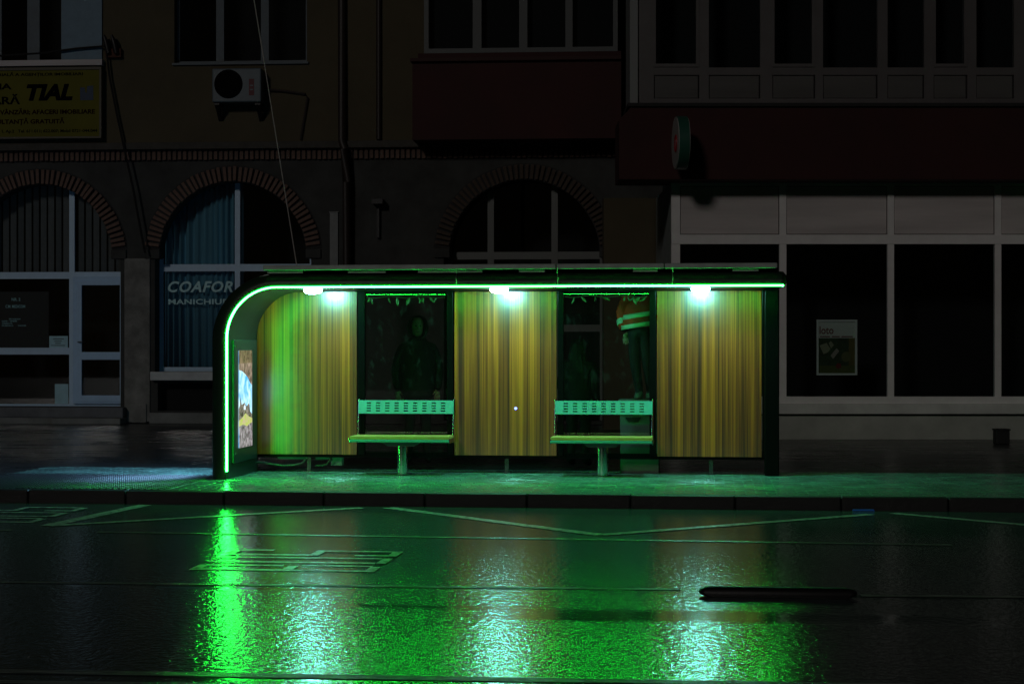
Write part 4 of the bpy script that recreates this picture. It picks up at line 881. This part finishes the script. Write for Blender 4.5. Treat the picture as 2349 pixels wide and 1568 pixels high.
def hand(root, p, d, side):
    d = Vector(d).normalized(); a = d.cross(Vector((0, 1, 0))).normalized(); V = [p, p + d * 0.05]; Rr = [(0.026, 0.02), (0.034, 0.018)]; E = [(0, 1)]
    for k, l in enumerate((0.055, 0.07, 0.065, 0.05)):
        b0 = p + d * 0.085 + a * (k - 1.5) * 0.019; i = len(V); V += [b0, b0 + d * l * .55 + Vector((0, -0.008, 0)), b0 + d * l * .9 + Vector((0, -0.03, 0))]; Rr += [(0.010, 0.010), (0.009, 0.009), (0.007, 0.007)]; E += [(1, i), (i, i + 1), (i + 1, i + 2)]
    i = len(V); V += [p + d * 0.03 - a * side * 0.035, p + d * 0.07 - a * side * 0.055]; Rr += [(0.011, 0.011), (0.009, 0.009)]; E += [(0, i), (i, i + 1)]
    return skin_body('hand', [tuple(v) for v in V], E, Rr, skin_m, root, 1)
def head(root, c, hair=True, turn=0):
    c = Vector(c); n = 20
    rings = [(-0.118, .03, .035, -.02), (-0.105, .05, .055, -.02), (-0.075, .062, .075, -.012), (-0.03, .07, .088, -.005), (0.02, .074, .095, 0), (0.06, .072, .094, .004), (0.09, .06, .08, .006), (0.11, .038, .05, .006), (0.118, .012, .018, .006)]
    o = blob('head', [((c.x, c.y + dy, c.z + z), rx, ry) for z, rx, ry, dy in rings], skin_m, root)
    mb = MB(); mb.add([(c.x, c.y - 0.115, c.z - 0.03), (c.x - .015, c.y - 0.085, c.z - .035), (c.x + .015, c.y - 0.085, c.z - .035), (c.x, c.y - 0.085, c.z + .02)], [(0, 1, 3), (0, 3, 2), (0, 2, 1), (1, 2, 3)]); mb.build('nose', skin_m, o)
    for s in (-1, 1):
        mb = MB(); mb.tube([(c.x + s * .027, c.y - .080, c.z + .008), (c.x + s * .027, c.y - .096, c.z + .008)], 0.010, 8); mb.build('eye', mat('eye', (0.03, 0.03, 0.03), 0.2), o)
    mb = MB(); mb.box(c.x - .022, c.x + .022, c.y - .0915, c.y - .078, c.z - .066, c.z - .058); mb.build('mouth', mat('lips', (0.25, 0.08, 0.07), 0.6), o); return o
# hooded person
PX = Frame((958 - CX) / F * 22.1, 22.1, 6.2)
p1 = thing('person', 'person in a dark hooded jacket standing behind the left glass pane', 'person', PX, rot=R(12))
HT = 1.80
o, nk, tips = person_std(p1, HT, darkc, [(-0.10, -0.02, -0.11, 0.0), (0.10, 0.0, 0.12, 0.02)], [(-0.27, 0.02, 1.13, -0.25, -0.10, 0.90), (0.27, 0.03, 1.13, 0.24, -0.10, 0.90)])
for (tp, td), s in zip(tips, (-1, 1)): hand(p1, tp, td, s)
head(p1, (nk.x, nk.y - 0.015, nk.z + 0.165))
hz = nk.z + 0.165
mb = MB(); n = 22; m_ = 11; vs = []; fs = []                  # hood: open at the face
for i in range(m_ + 1):
    ph = i / m_ * 2.55                                          # from the back round to the face opening
    for k in range(n):
        t = 2 * math.pi * k / n; rx = 0.125 * math.sin(min(ph, 1.75)) + 0.004; x = rx * math.cos(t); z = rx * 1.22 * math.sin(t); y = 0.135 * math.cos(ph)
        vs.append((nk.x + x, nk.y + y, hz + z - 0.01))
    if i: fs += [((i - 1) * n + k, (i - 1) * n + (k + 1) % n, i * n + (k + 1) % n, i * n + k) for k in range(n)]
mb.add(vs, fs); mb.smooth = True; o = mb.build('hood', darkc, p1); s_ = o.modifiers.new('t', 'SOLIDIFY'); s_.thickness = 0.012
blob('jacket', [((0, 0, .43 * HT), .215, .16), ((0, 0, .5 * HT), .22, .165), ((0, 0, .62 * HT), .215, .16), ((0, 0, .72 * HT), .225, .16), ((0, 0, .79 * HT), .20, .14), ((0, 0.01, .84 * HT), .11, .11), ((0, 0.01, .865 * HT), .085, .09)], darkc, p1)
# woman with long hair
PY_ = Frame((1327 - CX) / F * 21.7, 21.7, 6.2)
p2 = thing('person', 'person with long dark hair standing low behind the right glass pane', 'person', PY_, rot=R(160))
HT = 1.50
o, nk, tips = person_std(p2, HT, darkc, [(-0.08, -0.02, -0.09, 0.0), (0.08, 0.0, 0.10, 0.02)], [(-0.22, 0.02, .95, -0.20, -0.10, 0.76), (0.22, 0.03, .95, 0.20, -0.10, 0.76)])
for (tp, td), s in zip(tips, (-1, 1)): hand(p2, tp, td, s)
hc = Vector((nk.x, nk.y - 0.012, nk.z + 0.15)); head(p2, hc)
mb = MB(); n = 24; vs = []; fs = []
hr = [(0.125, .02, .02, .02), (0.12, .055, .06, .015), (0.09, .085, .10, .015), (0.03, .098, .115, .02), (-0.05, .105, .11, .03), (-0.16, .125, .10, .04), (-0.28, .15, .095, .045), (-0.40, .16, .08, .05), (-0.46, .14, .05, .05)]
for i, (z, rx, ry, dy) in enumerate(hr):
    for k in range(n):
        t = math.pi * (-0.5 + 0.22) + (2 * math.pi - 0.44 * math.pi) * k / (n - 1) if i > 2 else -math.pi / 2 + 2 * math.pi * k / (n - 1)
        wv = 1 + 0.05 * math.sin(k * 2.7 + i)
        vs.append((hc.x + rx * wv * math.cos(t), hc.y + dy + ry * wv * math.sin(t), hc.z + z))
    if i: fs += [((i - 1) * n + k, (i - 1) * n + k + 1, i * n + k + 1, i * n + k) for k in range(n - 1)]
mb.add(vs, fs); mb.smooth = True; o = mb.build('hair', hairm, p2); s_ = o.modifiers.new('t', 'SOLIDIFY'); s_.thickness = 0.02
blob('coat', [((0, 0, .40 * HT), .20, .15), ((0, 0, .5 * HT), .19, .15), ((0, 0, .62 * HT), .175, .14), ((0, 0, .72 * HT), .19, .14), ((0, 0, .79 * HT), .17, .12), ((0, 0.01, .84 * HT), .09, .09)], darkc, p2)
# grey cabinet and the worker standing on it
PZ = Frame((1460 - CX) / F * 20.70, 20.70, 6.2)
bz = PZ.Z(1456, 915)
cb = thing('utility_cabinet', 'grey low utility cabinet behind the right bench with the worker on top', 'cabinet', PZ)
cbm = mat('cabinet_grey', (0.14, 0.145, 0.14), 0.6, var=0.2)
mb = MB(); mb.box(-0.18, 0.26, -0.15, 0.25, -0.01, bz - 0.165); mb.build('body', cbm, cb, bevel=0.008)
mb = MB(); mb.box(-0.20, 0.28, -0.17, 0.27, bz - 0.1645, bz); mb.build('lid', cbm, cb, bevel=0.008)
mb = MB(); mb.plate([(-0.12, bz - 0.20), (0.06, bz - 0.20), (0.03, bz - 0.25), (-0.09, bz - 0.25)], [], -0.158, -0.1515); mb.build('handle_recess', rubber, cb)
p3 = thing('person', 'worker in orange high visibility jacket standing on the grey cabinet', 'person', PZ, z=bz)
# legs with trousers, torso bent to the right and back so that the head stays below the roof
V = [Vector((0.00, 0, 0.84)), Vector((0.05, 0.06, 0.98)), Vector((0.12, 0.18, 1.14)), Vector((0.22, 0.32, 1.26)), Vector((0.26, 0.38, 1.30))]
Rr = [(0.14, 0.115), (0.145, 0.115), (0.155, 0.12), (0.08, 0.08), (0.06, 0.06)]; E = [(0, 1), (1, 2), (2, 3), (3, 4)]
for kx, ky, fx, fy in ((-0.02, -0.03, 0.035, 0.0), (0.12, -0.02, 0.16, 0.05)):
    i = len(V); V += [Vector((kx * .7, 0, 0.76)), Vector((kx, ky, 0.45)), Vector((fx, fy, 0.075)), Vector((fx - 0.02, fy - 0.10, 0.035))]; Rr += [(0.10, 0.095), (0.072, 0.07), (0.048, 0.048), (0.045, 0.034)]; E += [(0, i), (i, i + 1), (i + 1, i + 2), (i + 2, i + 3)]
tips = []
for s, ex, ey, ez, hx, hy, hz_ in ((-1, -0.16, 0.10, 0.98, -0.13, 0.02, 0.76), (1, 0.34, 0.12, 1.0, 0.36, -0.02, 0.82)):
    i = len(V); V += [Vector((0.13 + s * 0.19, 0.20, 1.18)), Vector((ex, ey, ez)), Vector((hx, hy, hz_))]; Rr += [(0.08, 0.08), (0.062, 0.062), (0.045, 0.045)]; E += [(2, i), (i, i + 1), (i + 1, i + 2)]; tips.append((V[-1], V[-1] - V[-2]))
skin_body('body', [tuple(v) for v in V], E, Rr, navy, p3)
for (tp, td), s in zip(tips, (-1, 1)): hand(p3, tp, td, s)
head(p3, (0.30, 0.40, 1.36))
jk = [((0.03, 0, .80), .225, .175), ((0.03, 0, .88), .225, .18), ((0.05, .03, .98), .225, .18), ((0.08, .10, 1.08), .235, .18), ((0.13, .18, 1.18), .23, .17), ((0.19, .28, 1.25), .15, .14), ((0.22, .33, 1.29), .09, .09)]
jk = [(c, a * 0.86, b_ * 0.86) for c, a, b_ in jk]
jo = blob('jacket', jk, orange, p3, 28)
def band(z0, z1, grow=0.010):
    def ringat(z):
        for (c0, a0, b0), (c1_, a1, b1_) in zip(jk[:-1], jk[1:]):
            if c0[2] <= z <= c1_[2]:
                t = (z - c0[2]) / (c1_[2] - c0[2]); return (c0[0] + (c1_[0] - c0[0]) * t, c0[1] + (c1_[1] - c0[1]) * t, a0 + (a1 - a0) * t + grow, b0 + (b1_ - b0) * t + grow)
    mb = MB(); n = 28; vs = []
    for z in (z0, z1):
        cx, cy, rx, ry = ringat(z); vs += [(cx + rx * math.cos(2 * math.pi * k / n), cy + ry * math.sin(2 * math.pi * k / n), z + 0.03 * math.cos(2 * math.pi * k / n)) for k in range(n)]
    mb.add(vs, [(k, (k + 1) % n, n + (k + 1) % n, n + k) for k in range(n)]); mb.smooth = True; o = mb.build('reflective_band', reflm, jo); s_ = o.modifiers.new('t', 'SOLIDIFY'); s_.thickness = 0.006
band(0.815, 0.865); band(0.93, 0.985)
for tp, ex in ((tips[0][0], Vector((-0.16, 0.10, 0.98))), (tips[1][0], Vector((0.34, 0.12, 1.0)))):
    shd = Vector((0.13 + (-0.2 if ex.x < 0 else 0.2), 0.20, 1.18)); mb = MB(); mb.tube([shd + Vector((0, 0, .03)), ex, ex.lerp(tp, 0.85)], [0.095, 0.082, 0.066], 14); mb.build('sleeve', orange, jo)
    q0, q1 = ex.lerp(tp, 0.35), ex.lerp(tp, 0.62); mb = MB(); mb.tube([q0, q1], 0.083, 14); mb.build('reflective_band', reflm, jo)
for fx, fy in ((0.035, 0.0), (0.16, 0.05)):
    blob('shoe', [((fx - .01, fy - .05, 0.0), .05, .13), ((fx - .01, fy - .05, .025), .055, .135), ((fx - .005, fy - .03, .06), .05, .11), ((fx, fy, .10), .045, .055)], shoe, p3, 16)

# ------------------------------------------------------------------ garlands, lane divider, small things
leafm = mat('leaf_green', (0.05, 0.15, 0.03), 0.45, var=0.3, vscale=8)
for x0, x1, lab in ((842, 1022, 'leafy garland along the top of the left glass pane'), (1296, 1486, 'leafy garland along the top of the right glass pane')):
    g = thing('leaf_garland', lab, 'garland', S, group='garlands in the shelter')
    zt_ = pz1 - 0.05
    mb = MB(); pts = [(bu(x0 + (x1 - x0) * t / 12), -0.045, zt_ - 0.012 - 0.012 * math.sin(t * 1.3)) for t in range(13)]; mb.tube(pts, 0.004, 6); mb.build('stem', mat('stem_green', (0.05, 0.09, 0.03), 0.7), g)
    lm = None
    for k in range(11):
        t = random.random(); L_ = random.uniform(0.05, 0.11); wl = L_ * random.uniform(0.22, 0.4)
        if lm is None or True:
            mb = MB(); prof3 = [(0, 0), (.25, .8), (.5, 1), (.75, .7), (1, 0)]
            vs = [(s * wl / 2 * b_, 0.012 * math.sin(a_ * 3), -a_ * L_) for a_, b_ in prof3 for s in (-1, 1)]
            mb.add(vs, [(2 * i, 2 * i + 1, 2 * i + 3, 2 * i + 2) for i in range(4)]); mb.smooth = True
            o = mb.build('leaf', leafm, g); s_ = o.modifiers.new('t', 'SOLIDIFY'); s_.thickness = 0.0015
        o.location = (bu(x0 + (x1 - x0) * t), -0.045, zt_ - 0.015); o.rotation_euler = (R(random.uniform(-25, 5)), R(random.uniform(-70, 70)), R(random.uniform(-50, 50)))
lu0, lv = S.ground(1602, 1369, ROAD_Z); lu1, lv1 = S.ground(1970, 1376, ROAD_Z)
ln = thing('lane_divider', 'black rubber lane divider with rounded ends lying on the wet road', 'lane divider', S, (lu0 + lu1) / 2, (lv + lv1) / 2 + 0.08, ROAD_Z + 0.004)
hl, hw, hh = (lu1 - lu0) / 2, 0.06, 0.058
prof4 = [(0.0, 0.035, 0.0), (0.2, 0.008, 0.0), (0.45, 0.0, 0.002), (0.7, 0.010, 0.008), (0.88, 0.034, 0.02), (0.97, 0.062, 0.035), (1.0, 0.10, 0.05)]
mb = MB(); n = 40; vs = []; fs = []
for i, (zf, ix, iy) in enumerate(prof4):
    for k in range(n):
        t = 2 * math.pi * k / n; r_ = hw - iy; x = math.cos(t) * r_ * 0.8 + (1 if math.cos(t) > 0 else -1) * (hl - r_ * 0.8 - ix); vs.append((x, math.sin(t) * r_, zf * hh))
    if i: fs += [((i - 1) * n + k, (i - 1) * n + (k + 1) % n, i * n + (k + 1) % n, i * n + k) for k in range(n)]
fs += [tuple((len(prof4) - 1) * n + k for k in range(n)), tuple(range(n))[::-1]]
mb.add(vs, fs); mb.smooth = True; mb.build('body', rubber, ln)
chrome = mat('reflector', (0.8, 0.8, 0.82), 0.08, 1.0)
for s in (-1, 1):
    for q in (-1, 1):
        mb = MB(); mb.box(s * (hl - 0.03) - 0.012, s * (hl - 0.03) + 0.012, -hw * .62 - 0.006 + (0 if q < 0 else 0.03), -hw * .62 + 0.02 + (0 if q < 0 else 0.03), hh * .45, hh * .62); mb.build('reflector', chrome, ln, bevel=0.003)
u0, v0 = S.ground(1955, 1172, ROAD_Z); u1, _ = S.ground(2006, 1172, ROAD_Z)
bs = thing('plastic_strip', 'bright blue plastic strip lying in the gutter at the right', 'litter', S, (u0 + u1) / 2, v0, ROAD_Z)
mb = MB(); mb.plate([(-(u1 - u0) / 2, 0.004), ((u1 - u0) / 2, 0.004), ((u1 - u0) / 2 - 0.01, 0.022), (-(u1 - u0) / 2 + 0.006, 0.02)], [], -0.01, 0.01); mb.build('strip', mat('blue_plastic', (0.03, 0.22, 0.9), 0.35), bs)
